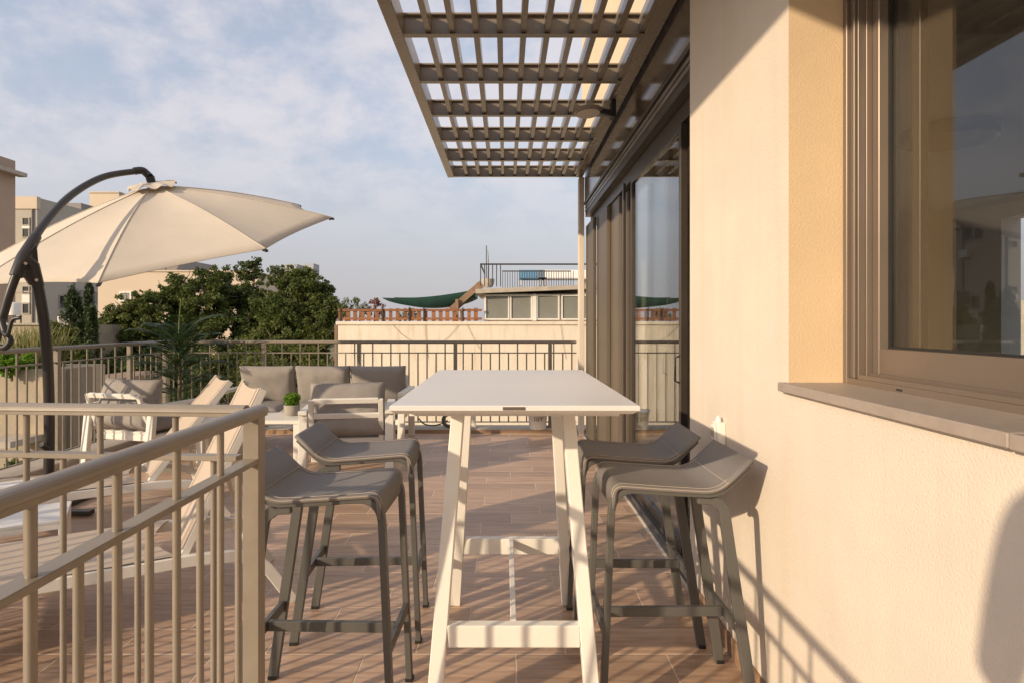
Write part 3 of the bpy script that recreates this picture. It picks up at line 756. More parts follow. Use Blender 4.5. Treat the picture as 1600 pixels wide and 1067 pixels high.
# ------------------------------------------------------------------ sun loungers
def make_lounger(label, loc, rz, back_deg):
    t = thing('sun_lounger', label, 'sun lounger', loc, rz, 'cream sun loungers')
    ZB, HW, BL = 0.30, 0.30, 0.78
    for s in (-1, 1):
        y0, y1 = (HW - 0.03, HW) if s > 0 else (-HW, -HW + 0.03)
        pr = fillet([(-1.33, ZB - 0.015), (0.08, ZB - 0.02), (0.30, ZB - 0.05), (0.46, 0.0)], [0, 0.1, 0.12, 0], 6)
        MB().strip([(p.x, p.y) for p in pr], 0.05, y0, y1).build('side_rail', M_WHITE, t, 0.003)
        MB().bar((-1.05, (y0 + y1) / 2, ZB - 0.04), (-1.16, (y0 + y1) / 2, 0), 0.03, 0.05, (0, 1, 0)).build('leg', M_WHITE, t, 0.003)
    MB().box(-1.33, -1.295, -HW + 0.031, HW - 0.031, ZB - 0.035, ZB + 0.002).build('foot_rail', M_WHITE, t, 0.003)
    MB().box(0.30, 0.325, -HW + 0.031, HW - 0.031, 0.17, 0.20).build('cross_rail', M_WHITE, t, 0.003)
    # stretched bed mesh with a hollow end at the hinge
    nx, ny = 14, 10; vs_ = []; fs = []
    for zz in (0, -0.006):
        for i in range(nx + 1):
            for j in range(ny + 1):
                v = -1 + 2 * j / ny; x1 = -0.03 - 0.075 * (1 - v * v)
                x = -1.30 + (x1 + 1.30) * i / nx
                sag = 0.022 * (1 - v * v) * math.sin(math.pi * (0.08 + 0.92 * i / nx))
                vs_.append((x, v * (HW - 0.012), ZB + 0.012 - sag + zz))
    def sheet(nx, ny, fs):
        K = (nx + 1) * (ny + 1)
        for i in range(nx):
            for j in range(ny):
                a = i * (ny + 1) + j; b = a + 1; c = a + ny + 2; d = a + ny + 1
                fs += [(a, d, c, b), (K + a, K + b, K + c, K + d)]
    sheet(nx, ny, fs)
    MB().add(vs_, fs, True).build('bed_sling', M_LOUNGE, t)
    # raised back
    a = R(back_deg); ca, sa = math.cos(a), math.sin(a)
    def bp(l, y, n_=0.0): return (l * ca - n_ * sa, y, ZB + 0.0 + l * sa + n_ * ca)
    for s in (-1, 1):
        y = s * (HW - 0.045)
        br = MB(); br.bar(bp(-0.0, y), bp(BL, y), 0.03, 0.035, (0, 1, 0)); br.build('back_rail', M_WHITE, t, 0.003)
        seam = MB(); seam.bar(bp(0.02, y - s * 0.034, 0.0215), bp(BL - 0.01, y - s * 0.034, 0.0215), 0.004, 0.002, (0, 1, 0)); seam.build('edge_welt', M_LOUNGE, t)
    MB().bar(bp(BL - 0.10, -HW + 0.061, -0.012), bp(BL - 0.10, HW - 0.061, -0.012), 0.02, 0.02, (1, 0, 0)).build('head_rail', M_WHITE, t, 0.003)
    vs_ = []; fs = []
    for zz in (0.020, 0.014):
        for i in range(nx + 1):
            for j in range(ny + 1):
                v = -1 + 2 * j / ny; e = 1 - v * v
                l = 0.02 + 0.06 * e * 0 + (BL - 0.022 * e - 0.02) * i / nx
                vs_.append(bp(l, v * (HW - 0.03), zz - 0.010 * e * math.sin(math.pi * (0.1 + 0.9 * i / nx))))
    sheet(nx, ny, fs)
    MB().add(vs_, fs, True).build('back_sling', M_LOUNGE, t)
    # folding support stay with notched plate
    for s in (-1, 1):
        y = s * (HW - 0.075)
        top_ = bp(0.42, y, -0.015)
        MB().bar(top_, (min(0.30, top_[0] + 0.16), y, 0.255), 0.014, 0.022, (0, 1, 0)).build('stay', M_WHITE, t, 0.002)
        nb = MB().strip([(0.02, 0.262), (0.10, 0.268), (0.18, 0.25), (0.27, 0.262)], 0.03, y - 0.012, y - 0.006); nb.build('notch_plate', M_WHITE, t)
    return t
make_lounger('cream sun lounger nearest the railing with its back raised steeply', (-1.546, 2.918, 0), R(31.2), 65)
make_lounger('cream sun lounger further back with its back tilted lower', (-2.42, 4.146, 0), R(34), 52)
sd = thing('side_table', 'low white side table between the two sun loungers', 'table', (-2.505, 3.06, 0), R(31.2))
M_MARB = mat('pale marble top', (0.74, 0.72, 0.69), 0.35, c2=(0.66, 0.65, 0.64), scale=9, detail=8)
MB().box(-0.30, 0.27, -0.20, 0.17, 0.333, 0.35).build('tabletop', M_MARB, sd, 0.002)
for sx in (-0.285, 0.255):
    for sy in (-0.187, 0.157): MB().box(sx - 0.0125, sx + 0.0125, sy - 0.0125, sy + 0.0125, 0, 0.3325).build('leg', M_WHITE, sd, 0.002)
for sy in (-0.187, 0.157): MB().box(-0.272, 0.242, sy - 0.012, sy + 0.012, 0.305, 0.3325).build('apron', M_WHITE, sd, 0.001)
tw = thing('towel', 'folded white towel lying on the far sun lounger', 'towel', (-2.93, 3.70, 0.315), R(40))
for i, (w_, h_) in enumerate(((0.17, 0.0), (0.165, 0.02))):
    MB().box(-0.13, 0.13, -w_ / 2, w_ / 2, h_, h_ + 0.019).build('fold', mat('white towel', (0.78, 0.76, 0.73), 0.95, bump=0.002, bscale=150), tw, 0.008, 2)

# ------------------------------------------------------------------ cantilever umbrella
um = thing('cantilever_umbrella', 'large cream cantilever umbrella with curved dark pole, tilted toward the viewer', 'umbrella', (-3.13, 4.22, 0), 0, None, True)
AP = Vector((-3.014, 5.242, 2.483)); NN = Vector((-0.0868, -0.3591, 0.9292)).normalized()
RIM = [Vector(p) for p in ((-1.583, 5.604, 2.270), (-1.807, 4.618, 1.868), (-2.714, 4.093, 1.580), (-3.775, 4.336, 1.575),
                           (-4.366, 5.204, 1.855), (-4.143, 6.190, 2.257), (-3.235, 6.715, 2.545), (-2.175, 6.473, 2.550))]
cc = AP - NN * 0.45
def can(a, b, s, t, th=0.0):
    """point of one canopy panel: s from apex to rim, t across"""
    e = a.lerp(b, t); e = e.lerp(cc, 0.045 * 4 * t * (1 - t))
    p = AP.lerp(e, s)
    bow = 0.035 * math.sin(math.pi * s)                      # ribs arch upward
    dip = -0.022 * 4 * t * (1 - t) * math.sin(math.pi * min(1, s * 0.95)) * 0.9
    return p + NN * (bow + dip + th)
ns, nt2 = 12, 8
for k in range(8):
    a, b = RIM[k], RIM[(k + 1) % 8]
    vs_ = []; fs = []
    for th in (0.0, -0.004):
        for i in range(ns + 1):
            for j in range(nt2 + 1): vs_.append(can(a, b, 0.06 + 0.94 * i / ns, j / nt2, th))
    K = (ns + 1) * (nt2 + 1)
    for i in range(ns):
        for j in range(nt2):
            q = i * (nt2 + 1) + j; fs += [(q, q + 1, q + nt2 + 2, q + nt2 + 1), (K + q, K + q + nt2 + 1, K + q + nt2 + 2, K + q + 1)]
    for j in range(nt2):
        q = ns * (nt2 + 1) + j; fs.append((q, q + 1, K + q + 1, K + q))
    m = MB(); m.add(vs_, fs, True); m.build('canopy_panel', M_CANVAS, um)
    sm_l = [can(a, b, 0.1 + 0.9 * i / 12, 0.0, 0.0022) for i in range(13)]
    MB().tube(sm_l, 0.0045, 5).build('canopy_seam', M_CANVAS, um)
    rb = MB(); rb.bar(AP - NN * 0.06, a + (a - cc) * 0.012 - NN * 0.018, 0.014, 0.022, NN); rb.build('rib', M_DARKPOLE, um)
    MB().bar(a - NN * 0.012 - (a - cc).normalized() * 0.03, a - NN * 0.012 + (a - cc).normalized() * 0.012, 0.018, 0.012, NN).build('rib_tip', M_BLACK, um)
# vent cap with wavy hem
e1 = (RIM[0] - cc).normalized(); e2 = NN.cross(e1)
vs_ = []; fs = []; na = 48
for th in (0, -0.004):
    for (r_, z) in ((0.02, 0.015), (0.10, 0.01), (0.19, -0.015)):
        for k in range(na):
            a = 2 * math.pi * k / na
            zz = z + (0.016 * math.cos(8 * a) + 0.006 * math.sin(3 * a) if r_ > 0.15 else 0) + th
            vs_.append(AP + NN * (zz + 0.012) + (e1 * math.cos(a) + e2 * math.sin(a)) * r_)
for lay in (0, 1):
    o0 = lay * 3 * na
    for i in range(2):
        for k in range(na):
            k2 = (k + 1) % na; fs.append((o0 + i * na + k, o0 + i * na + k2, o0 + (i + 1) * na + k2, o0 + (i + 1) * na + k))
MB().add(vs_, fs, True).build('vent_cap', M_CANVAS, um)
MB().tube([AP + NN * 0.02, AP + NN * 0.075], 0.035, 14, 1, (1, 0, 0)).build('hub', M_BLACK, um)
arc = smooth_path([at(-14, 560, 3.90), at(-6, 530, 3.90), at(6, 490, 3.90), at(20, 445, 3.91), at(40, 398, 3.96), at(70, 349, 4.22), at(112, 305, 4.55), at(162, 277, 4.88), at(214, 268, 5.16)], 7)
MB().tube(arc, 0.0255, 12).build('arm', M_DARKPOLE, um)
MB().tube(smooth_path([at(210, 268, 5.14), at(222, 267, 5.19), at(229, 272, 5.22), AP + NN * 0.07], 4), 0.031, 12).build('elbow', M_BLACK, um)
mast = smooth_path([at(75, 812, 4.21), at(77, 690, 4.18), at(76, 600, 4.13), at(71, 520, 4.07), at(61, 455, 4.02), at(50, 410, 3.98)], 6)
mast[0].z = 0.02
MB().tube(mast, 0.032, 12).build('mast', M_DARKPOLE, um)
br = MB()
br.tube([at(24, 432, 3.91), at(38, 402, 3.955), at(56, 370, 4.09)], [0.034, 0.042, 0.033], 12)
br.tube([at(40, 404, 3.955), at(52, 415, 3.985), at(60, 448, 4.015)], [0.034, 0.036, 0.035], 12)
br.build('bracket', M_DARKPOLE, um, 0)
pl_ = [at(20, 438, 3.915), at(36, 404, 3.95), at(56, 380, 4.02), at(62, 448, 4.02), at(46, 446, 3.98), at(38, 434, 3.95)]
pn = (pl_[1] - pl_[0]).cross(pl_[3] - pl_[0]).normalized() * 0.028; n6 = len(pl_)
MB().add([p + pn for p in pl_] + [p - pn for p in pl_], [tuple(range(n6)), tuple(range(2 * n6 - 1, n6 - 1, -1))] + [(i, (i + 1) % n6, n6 + (i + 1) % n6, n6 + i) for i in range(n6)]).build('gusset', M_DARKPOLE, um, 0.004)
for (px_, py_) in ((40, 412), (57, 438)): MB().tube([at(px_, py_, 3.90), at(px_, py_, 4.02)], 0.010, 8).build('bolt', mat('bolt steel', (0.5, 0.42, 0.33), 0.35, 0.8), um)
MB().tube([at(75, 700, 4.16), at(64, 694, 4.10)], 0.02, 10).build('clamp_knob', M_BLACK, um)
MB().tube(smooth_path([at(4, 518, 3.86), at(12, 524, 3.80), at(19, 501, 3.80), at(31, 497, 3.80)], 4), 0.012, 8).build('crank_handle', M_BLACK, um)
MB().tube(smooth_path([at(2, 500, 3.88), at(8, 520, 3.86), at(16, 532, 3.84), at(8, 543, 3.84), at(-4, 541, 3.86)], 4), 0.02, 8).build('crank_housing', M_BLACK, um)
bb = MB(); cx, cy = mast[0].x, mast[0].y
bb.bar((cx - 0.42, cy + 0.0, 0.02), (cx + 0.30, cy, 0.02), 0.06, 0.03, (0, 1, 0)); bb.bar((cx, cy - 0.12, 0.0215), (cx, cy + 0.6, 0.0215), 0.06, 0.03, (1, 0, 0))
bb.build('base_cross', M_DARKPOLE, um)

# ------------------------------------------------------------------ potted palm in the far left corner
pm_ = thing('potted_palm', 'tall dark green potted palm in the railing corner beside the sofa', 'palm', (-3.72, 7.0, 0))
MB().lathe([(0.13, 0.0), (0.17, 0.04), (0.19, 0.30), (0.195, 0.32), (0.17, 0.32), (0.16, 0.27)], (0, 0, 0), 20).build('pot', M_POT, pm_)
MB().tube([(0, 0, 0.27), (0.01, 0.0, 0.6), (0.0, 0.01, 0.92)], [0.028, 0.022, 0.015], 8).build('stem', M_BARK, pm_)
MB().tube([(0.0, 0.0, 0.85), (0.0, 0.0, 1.3), (0.02, 0.0, 1.58)], [0.012, 0.008, 0.003], 6).build('spear', mat('palm spear', (0.16, 0.24, 0.04), 0.5), pm_)
for k in range(24):
    az = k * 2.399 + 0.4; tier = k / 23
    el0 = R(86 - 40 * (1 - tier) + rng.uniform(-6, 6)); Lf = 0.56 + 0.16 * rng.random()
    p = Vector((0, 0, 0.40 + 0.60 * tier)); pts = [p.copy()]; el = el0; hd_ = Vector((math.cos(az), math.sin(az), 0))
    for i in range(12):
        p = p + (hd_ * math.cos(el) + Vector((0, 0, 1)) * math.sin(el)) * Lf / 12; el -= R(7.5); pts.append(p.copy())
    m = MB(); m.tube(pts, [0.006 - 0.0004 * i for i in range(13)], 5)
    side = Vector((-hd_.y, hd_.x, 0))
    fine = smooth_path(pts, 3)
    for i in range(5, len(fine)):
        q = fine[i]; d = (fine[min(i + 1, len(fine) - 1)] - fine[i - 1]).normalized(); f = i / len(fine)
        ll = 0.25 * math.sin(math.pi * (0.18 + 0.78 * f)) + 0.03
        for s in (-1, 1):
            tip = q + (side * s * 0.70 + d * 0.75 + Vector((0, 0, -0.10 + rng.uniform(-0.1, 0.06)))) * ll
            mid = q.lerp(tip, 0.45) + Vector((0, 0, 0.016))
            w = 0.0085; nrm = d
            m.add([q, mid + nrm * w, tip, mid - nrm * w], [(0, 1, 2, 3)], False)
    m.build('frond', M_PALM, pm_)

# ------------------------------------------------------------------ small things by the far kerb
bk = thing('paint_bucket', 'white paint bucket with dark print standing by the far railing', 'bucket', (0.385, 7.36, 0.049))
MB().lathe([(0.10, 0.0), (0.118, 0.20), (0.124, 0.20), (0.124, 0.215), (0.11, 0.215)], (0, 0, 0), 24).build('body', M_WFRAME, bk)
def text_mesh(s, size, name, m, parent, loc, rot):
    cu = bpy.data.curves.new(name, 'FONT'); cu.body = s; cu.size = size; cu.extrude = 0.001; cu.align_x = 'CENTER'
    ob = bpy.data.objects.new('tmp', cu); col.objects.link(ob)
    me = bpy.data.meshes.new_from_object(ob.evaluated_get(bpy.context.evaluated_depsgraph_get()))
    bpy.data.objects.remove(ob); me.materials.append(m)
    o = link(bpy.data.objects.new(name, me), parent); o.location = loc; o.rotation_euler = rot
    return o
text_mesh('10Y', 0.075, 'print', M_IRON, bk, (0.0, -0.1155, 0.105), (R(85), 0, 0))
MB().tube(smooth_path([(-0.124, 0, 0.20), (-0.10, -0.10, 0.235), (0, -0.135, 0.25), (0.10, -0.10, 0.235), (0.124, 0, 0.20)], 4), 0.003, 6).build('handle', M_IRON, bk)
hs_ = thing('hose_reel', 'small grey coil leaning on the railing under the bar table line', 'coil', (-0.68, 7.40, 0.049))
hm = MB()
for r_, y in ((0.085, 0.0), (0.07, 0.012), (0.055, 0.0), (0.08, 0.02)):
    hm.tube([(r_ * math.cos(2 * math.pi * k / 20), y + 0.02 * math.sin(2 * math.pi * k / 20), 0.093 + r_ * math.sin(2 * math.pi * k / 20)) for k in range(21)], 0.008, 6)
hm.build('coil', mat('grey hose', (0.16, 0.15, 0.12), 0.6), hs_)
cab = MB().tube(smooth_path([(-1.05, 7.42, 0.16), (-0.98, 7.43, 0.09), (-0.86, 7.42, 0.075), (-0.74, 7.415, 0.11), (-0.70, 7.41, 0.14)], 5), 0.008, 6).build('cable', M_BLACK)
tag(cab, 'black cable curling along the foot of the far railing', 'cable')
ub = thing('utility_box', 'small white box fixed low on the far railing', 'box', (-0.41, 7.42, 0.049))
MB().box(-0.05, 0.05, -0.03, 0.03, 0.0, 0.2).build('box', M_WHITE, ub, 0.004)
MB().box(-0.04, 0.04, -0.034, -0.0302, 0.02, 0.18).build('lid', M_WFRAME, ub, 0.001)

# ------------------------------------------------------------------ neighbour building with the roof garden
DN = 20.0
nb = thing('neighbour_building', 'cream neighbouring building with wooden picket roof fence and glazed rooftop room', 'building', (0, 22, -12), 0, None, True)
ZT = 1.32
xl = at(528, 503, DN).x
part_box('wall', M_NEIGH, nb, xl, 9.0, DN, DN + 12, -12, ZT - 0.10)
part_box('coping', M_NEIGH, nb, xl - 0.06, 9.0, DN - 0.05, DN + 0.3, ZT - 0.099, ZT + 0.01, bevel=0.01)
part_box('downpipe', M_OLDWOOD, nb, xl - 0.12, xl - 0.03, DN + 0.02, DN + 0.1, -12, ZT - 0.11)
zf0, zf1 = at(0, 503, DN).z, at(0, 482, DN).z
pk = MB().box(-0.062, 0.062, -0.012, 0.012, 0, 0.405).mesh('picket', M_WOOD)
x = at(531, 0, DN).x; i = 0
while x < at(752, 0, DN).x:
    inst(pk, 'picket', nb, (x, DN + 0.10, zf0 + 0.012 + rng.uniform(-0.01, 0.02)), (0, rng.uniform(-0.02, 0.02), 0), (rng.uniform(0.85, 1.1), 1, rng.uniform(0.94, 1.06)))
    x += 0.205 + (0.02 if i % 4 else 0.05); i += 1
for z in (zf0 + 0.06, zf0 + 0.34):
    MB().box(at(527, 0, DN).x, at(753, 0, DN).x, DN + 0.06, DN + 0.086, z, z + 0.075).build('fence_rail', M_WOOD, nb)
for px in (531, 597, 639, 662, 723): part_box('fence_post', M_IRON, nb, at(px, 0, DN).x - 0.02, at(px, 0, DN).x + 0.02, DN + 0.02, DN + 0.058, zf0 + 0.01, zf0 + 0.46)
for (pa, pb, sagp) in (((612, 506), (648, 534), 4), ((690, 534), (716, 508), 3), ((730, 508), (750, 545), 2), ((664, 505), (668, 560), 0), ((876, 508), (884, 560), 3)):
    pts = []
    for i_ in range(7):
        t_ = i_ / 6; pts.append(at(pa[0] + (pb[0] - pa[0]) * t_, pa[1] + (pb[1] - pa[1]) * t_ + sagp * math.sin(math.pi * t_), DN - 0.03))
    MB().tube(pts, 0.005, 5).build('wire', M_OLDWOOD, nb)
# glazed room
x0, x1 = at(755, 0, DN).x, at(935, 0, DN).x; z0, z1 = at(0, 503, DN).z + 0.011, at(0, 459, DN).z
part_box('room_wall', M_NEIGH, nb, x0 + 0.02, x1, DN + 0.3, DN + 5, z0, z1)
edges = [755, 797, 800, 837, 874, 878, 912, 935]
for (a, b) in ((757, 796), (797, 832), (839, 875), (878, 935)):
    xa, xb_ = at(a, 0, DN).x, at(b, 0, DN).x
    fr = MB(); zz0, zz1 = z0 + 0.05, z1 - 0.03; w = 0.045
    fr.box(xa, xa + w, DN + 0.20, DN + 0.28, zz0, zz1); fr.box(xb_ - w, xb_, DN + 0.20, DN + 0.28, zz0, zz1)
    fr.box(xa + w, xb_ - w, DN + 0.20, DN + 0.28, zz0, zz0 + w); fr.box(xa + w, xb_ - w, DN + 0.20, DN + 0.28, zz1 - w, zz1)
    f = fr.build('window', M_WFRAME, nb)
    part_box('pane', M_BLIND, f, xa + w, xb_ - w, DN + 0.24, DN + 0.25, zz0 + w, zz1 - w)
part_box('window_pier', M_WFRAME, nb, at(832.3, 0, DN).x, at(838.7, 0, DN).x, DN + 0.17, DN + 0.29, z0 + 0.02, z1 - 0.01)
sl_ = MB(); za, zb = z1, at(0, 447, DN).z
sl_.add([(x0 - 0.25, DN - 0.1, za), (x1, DN - 0.1, za + 0.16), (x1, DN + 5, za + 0.16), (x0 - 0.25, DN + 5, za),
         (x0 - 0.25, DN - 0.1, za + 0.14), (x1, DN - 0.1, za + 0.30), (x1, DN + 5, za + 0.30), (x0 - 0.25, DN + 5, za + 0.14)],
        [(0, 3, 2, 1), (4, 5, 6, 7), (0, 1, 5, 4), (1, 2, 6, 5), (2, 3, 7, 6), (3, 0, 4, 7)])
sl_.build('roof_slab', M_CONC, nb)
# roof railing
zr0, zr1 = at(0, 448, DN).z + 0.03, at(0, 412, DN).z
xr0, xr1 = at(750, 0, DN).x, at(935, 0, DN).x
rr = MB(); rr.box(xr0, xr1, DN + 0.0, DN + 0.04, zr1 - 0.05, zr1); rr.box(xr0, xr0 + 0.04, DN + 0.041, DN + 4, zr1 - 0.05, zr1); rr.build('roof_rail', M_IRON, nb)
rr = MB(); rr.box(at(784, 0, DN).x, at(903, 0, DN).x, DN + 2.2, DN + 2.23, zr1 - 0.09, zr1 - 0.05); rr.build('roof_rail', M_IRON, nb)
bm_ = MB().box(-0.01, 0.01, -0.01, 0.01, 0, zr1 - zr0 - 0.02).mesh('roof_rail_bar', M_IRON)
for k in range(30):
    inst(bm_, 'roof_rail_bar', nb, (at(785, 0, DN).x + k * 0.088 * 1.0, DN + 2.21, zr0 - 0.04))
for k in range(8): inst(bm_, 'roof_rail_bar', nb, (xr0 + 0.02 + k * (0.13 if k < 6 else 0.55), DN + 0.02, zr0 - 0.03), (0, 0, 0), (1.5, 1.5, 1.02))
# stairs of the roof garden
stair = thing('wooden_stair', 'weathered wooden stair climbing to the glazed rooftop room', 'stair', (at(728, 0, DN).x, DN + 0.9, ZT - 0.09), 0, None, True)
for dy in (0.6, 1.4):
    MB().bar(tuple(at(702, 484, DN) + Vector((0, dy, 0))), tuple(at(751, 441, DN) + Vector((0, dy, 0))), 0.05, 0.20, (0, 1, 0)).build('stringer', M_OLDWOOD, stair)
for k in range(6):
    p = at(706 + k * 7.2, 481 - k * 6.3, DN); MB().box(p.x - 0.1, p.x + 0.12, DN + 0.63, DN + 1.37, p.z + 0.0, p.z + 0.04).build('tread', M_OLDWOOD, stair)
part = MB().box(at(712, 0, DN).x - 0.05, at(712, 0, DN).x + 0.05, DN + 0.45, DN + 0.55, zf0, zf0 + 0.75).build('newel_post', M_OLDWOOD, stair)
# green shade sail
ss = MB(); vs_ = []; fs = []; n = 16
for j, (yo, dz) in enumerate(((0.8, 0.0), (0.8, -1.0), (3.0, -0.55), (3.0, 0.1))):
    for i in range(n + 1):
        t = i / n; px = 590 + 150 * t
        topy = 464 - 13 * t ** 1.6 + 5 * math.sin(math.pi * t) * 0.5
        boty = 465 + 14 * math.sin(math.pi * min(1, t * 1.05)) ** 0.7 if t < 0.97 else 462
        p = at(px, topy if j in (0, 3) else boty, DN); vs_.append((p.x, DN + yo, p.z + (0.1 if j == 3 else 0)))
for j in range(3):
    for i in range(n): fs.append((j * (n + 1) + i, j * (n + 1) + i + 1, (j + 1) * (n + 1) + i + 1, (j + 1) * (n + 1) + i))
so = MB().add(vs_, fs, True).build('shade_sail', M_GREENNET); tag(so, 'dark green shade net stretched above the wooden roof fence', 'shade sail')
# roof things
pt_ = thing('roof_planter', 'pale round planter with a thin plant on the neighbour roof', 'planter', (at(762, 0, DN).x, DN + 0.5, at(0, 449, DN).z + 0.02))
MB().lathe([(0.13, 0), (0.19, 0.10), (0.22, 0.26), (0.2, 0.28)], (0, 0, 0), 16).build('pot', M_CONC, pt_)
MB().tube([(0, 0, 0.25), (0.01, 0, 0.9), (-0.01, 0, 1.25)], [0.02, 0.012, 0.006], 6).build('stem', M_BARK, pt_)
for (px, w, mm, lb_) in ((832, 0.5, mat('blue fabric', (0.10, 0.22, 0.34), 0.8), 'blue deck chair on the neighbour roof'), (880, 0.95, M_WFRAME, 'white bench on the neighbour roof')):
    b = thing('roof_chair', lb_, 'chair', (at(px, 0, DN + 3).x, DN + 3.0, at(0, 447, DN + 3).z + 0.0))
    MB().box(-w, w, -0.3, 0.3, 0.22, 0.30).build('seat', mm, b, 0.01)
    MB().bar((0, 0.28, 0.3), (0, 0.45, 0.62), w * 2, 0.06, (1, 0, 0)).build('backrest', mm, b, 0.01)
    for sx in (-1, 1): MB().box(sx * w * 0.9 - 0.03, sx * w * 0.9 + 0.03, -0.27, 0.27, 0, 0.2198).build('leg', M_WFRAME, b)

# ------------------------------------------------------------------ other buildings to the left
def building(name, label, x0, x1, y0, y1, ztop, m, zb=-12.0):
    t = thing(name, label, 'building', ((x0 + x1) / 2, (y0 + y1) / 2, zb), 0, None, True)
    part_box('wall', m, t, x0, x1, y0, y1, zb, ztop)
    return t
M_GFRAME = mat('grey window frame', (0.34, 0.31, 0.27), 0.6)
def window_front(t, x0, x1, z0, z1, y, frame=M_GFRAME, pane=M_DARKGLASS):
    w = min(0.09, (x1 - x0) * 0.12)
    f = MB(); f.box(x0, x0 + w, y - 0.08, y + 0.02, z0, z1); f.box(x1 - w, x1, y - 0.08, y + 0.02, z0, z1)
    f.box(x0 + w, x1 - w, y - 0.08, y + 0.02, z0, z0 + w); f.box(x0 + w, x1 - w, y - 0.08, y + 0.02, z1 - w, z1)
    o = f.build('window', frame, t); part_box('pane', pane, o, x0 + w, x1 - w, y - 0.03, y - 0.01, z0 + w, z1 - w)
def window_side(t, y0, y1, z0, z1, x, frame=M_GFRAME, pane=M_DARKGLASS):
    w = 0.08
    f = MB(); f.box(x - 0.02, x + 0.07, y0, y0 + w, z0, z1); f.box(x - 0.02, x + 0.07, y1 - w, y1, z0, z1)
    f.box(x - 0.02, x + 0.07, y0 + w, y1 - w, z0, z0 + w); f.box(x - 0.02, x + 0.07, y0 + w, y1 - w, z1 - w, z1)
    o = f.build('window', frame, t); part_box('pane', pane, o, x + 0.01, x + 0.03, y0 + w, y1 - w, z0 + w, z1 - w)
M_BROWNB = mat('brown render', (0.40, 0.30, 0.23), 0.9, var=0.07, scale=0.5)
M_GREYB = mat('grey beige render', (0.44, 0.40, 0.34), 0.9, var=0.06, scale=0.4)
M_CREAMB = mat('sand render', (0.60, 0.495, 0.38), 0.9, var=0.05, scale=0.4)
M_GREYC = mat('grey roof box', (0.25, 0.235, 0.22), 0.9, var=0.08)
b1 = building('tower_block', 'tall brown block at the left edge with a projecting roof slab', -40, at(24, 0, 40).x, 34, 40, at(0, 252, 40).z, M_BROWNB)
part_box('roof_slab', M_CONC, b1, at(24, 0, 40).x + 0.001, at(24, 0, 40).x + 0.55, 34, 40.3, at(0, 276, 40).z, at(0, 270, 40).z)
b2 = building('apartment_block', 'pale beige apartment block with grey shaded flank and small windows', -50, at(58, 0, 50).x, 50, 64, at(0, 309, 50).z, M_GREYB)
part_box('parapet', M_CREAMB, b2, -50.1, at(59, 0, 50).x, 49.9, 50.3, at(0, 327, 50).z, at(0, 309, 50).z + 0.06)
for (ya, yb_) in ((340, 353), (357, 372), (447, 460), (474, 491), (376, 388)):
    window_front(b2, at(35, 0, 50).x, at(47, 0, 50).x, at(0, yb_, 50).z, at(0, ya, 50).z, 50)
for (yy_, z_) in ((52.0, 9.6), (53.2, 9.6), (55.6, 9.4), (52.4, 3.6), (55.0, 4.2), (58.0, 3.9), (52.4, 0.2), (56.2, 6.7), (60.0, 6.8), (60.0, 9.5)):
    window_side(b2, yy_, yy_ + 0.95, z_ - 1.2, z_, at(58, 0, 50).x)
part_box('balcony', M_GREYC, b2, at(58, 0, 50).x, at(58, 0, 50).x + 1.1, 53.6, 56.2, 2.9, 4.0)
for (y_, z_) in ((54.6, 10.3), (56.2, 10.3)):
    part_box('air_conditioner', M_WFRAME, b2, at(58, 0, 50).x + 0.02, at(58, 0, 50).x + 0.45, y_, y_ + 0.9, z_ - 0.7, z_)
for (ya, yb_) in ((353.5, 356.8), (460.5, 473.5)):
    part_box('shutter', M_WFRAME, b2, at(35, 0, 50).x, at(47, 0, 50).x, 49.93, 49.999, at(0, yb_, 50).z, at(0, ya, 50).z)
part_box('downpipe', M_GREYC, b2, at(51, 0, 50).x, at(52.3, 0, 50).x, 49.85, 49.999, -12, at(0, 327, 50).z)
part_box('downpipe', M_GREYC, b2, at(58, 0, 50).x + 0.001, at(58, 0, 50).x + 0.12, 54.2, 54.32, -12, 10.4)
for (y_, z_) in ((52.6, 2.2), (57.2, 6.0), (61.0, 4.8), (59.0, 9.6), (53.4, 7.6)):
    part_box('air_conditioner', M_WFRAME, b2, at(58, 0, 50).x + 0.02, at(58, 0, 50).x + 0.4, y_, y_ + 0.9, z_ - 0.65, z_)
for z_ in (6.9, 3.7, 0.5):
    part_box('floor_line', M_CONC, b2, at(25, 0, 50).x - 4, at(58, 0, 50).x + 0.03, 49.96, 49.999, z_, z_ + 0.12)
part_box('roof_hut', M_GREYC, b2, at(60, 0, 56).x, at(60, 0, 56).x + 0.0 + 3.2, 57.0, 60.0, at(0, 309, 50).z, at(0, 309, 50).z + 0.9)
b3 = building('rooftop_stair_block', 'small sand coloured rooftop block behind the umbrella', at(140, 0, 60).x, at(186, 0, 60).x, 60, 66, at(0, 302, 60).z, M_CREAMB)
part_box('cornice', M_CREAMB, b3, at(139, 0, 60).x, at(187, 0, 60).x, 59.9, 66.1, at(0, 302, 60).z, at(0, 302, 60).z + 0.12)
b4 = building('blank_wall_building', 'sand coloured building with a blank lit wall beyond the umbrella', at(153, 0, 35).x, at(402, 0, 35).x, 35, 46, at(0, 425, 35).z, M_CREAMB)
window_front(b4, at(187, 0, 35).x, at(206, 0, 35).x, at(0, 472, 35).z, at(0, 456, 35).z, 35, M_WFRAME, M_BLIND)
part_box('coping', M_CREAMB, b4, at(152, 0, 35).x, at(403, 0, 35).x, 34.93, 35.3, at(0, 425, 35).z + 0.001, at(0, 425, 35).z + 0.08)
part_box('roof_box', M_GREYC, b4, at(196, 0, 36).x, at(282, 0, 36).x, 36, 40, at(0, 426, 36).z, at(0, 405, 36).z)
dish = thing('satellite_dish', 'white satellite dish on the sand coloured roof above the tree', 'dish', tuple(at(259, 424, 35.6) + Vector((0, 0, 0.07))))
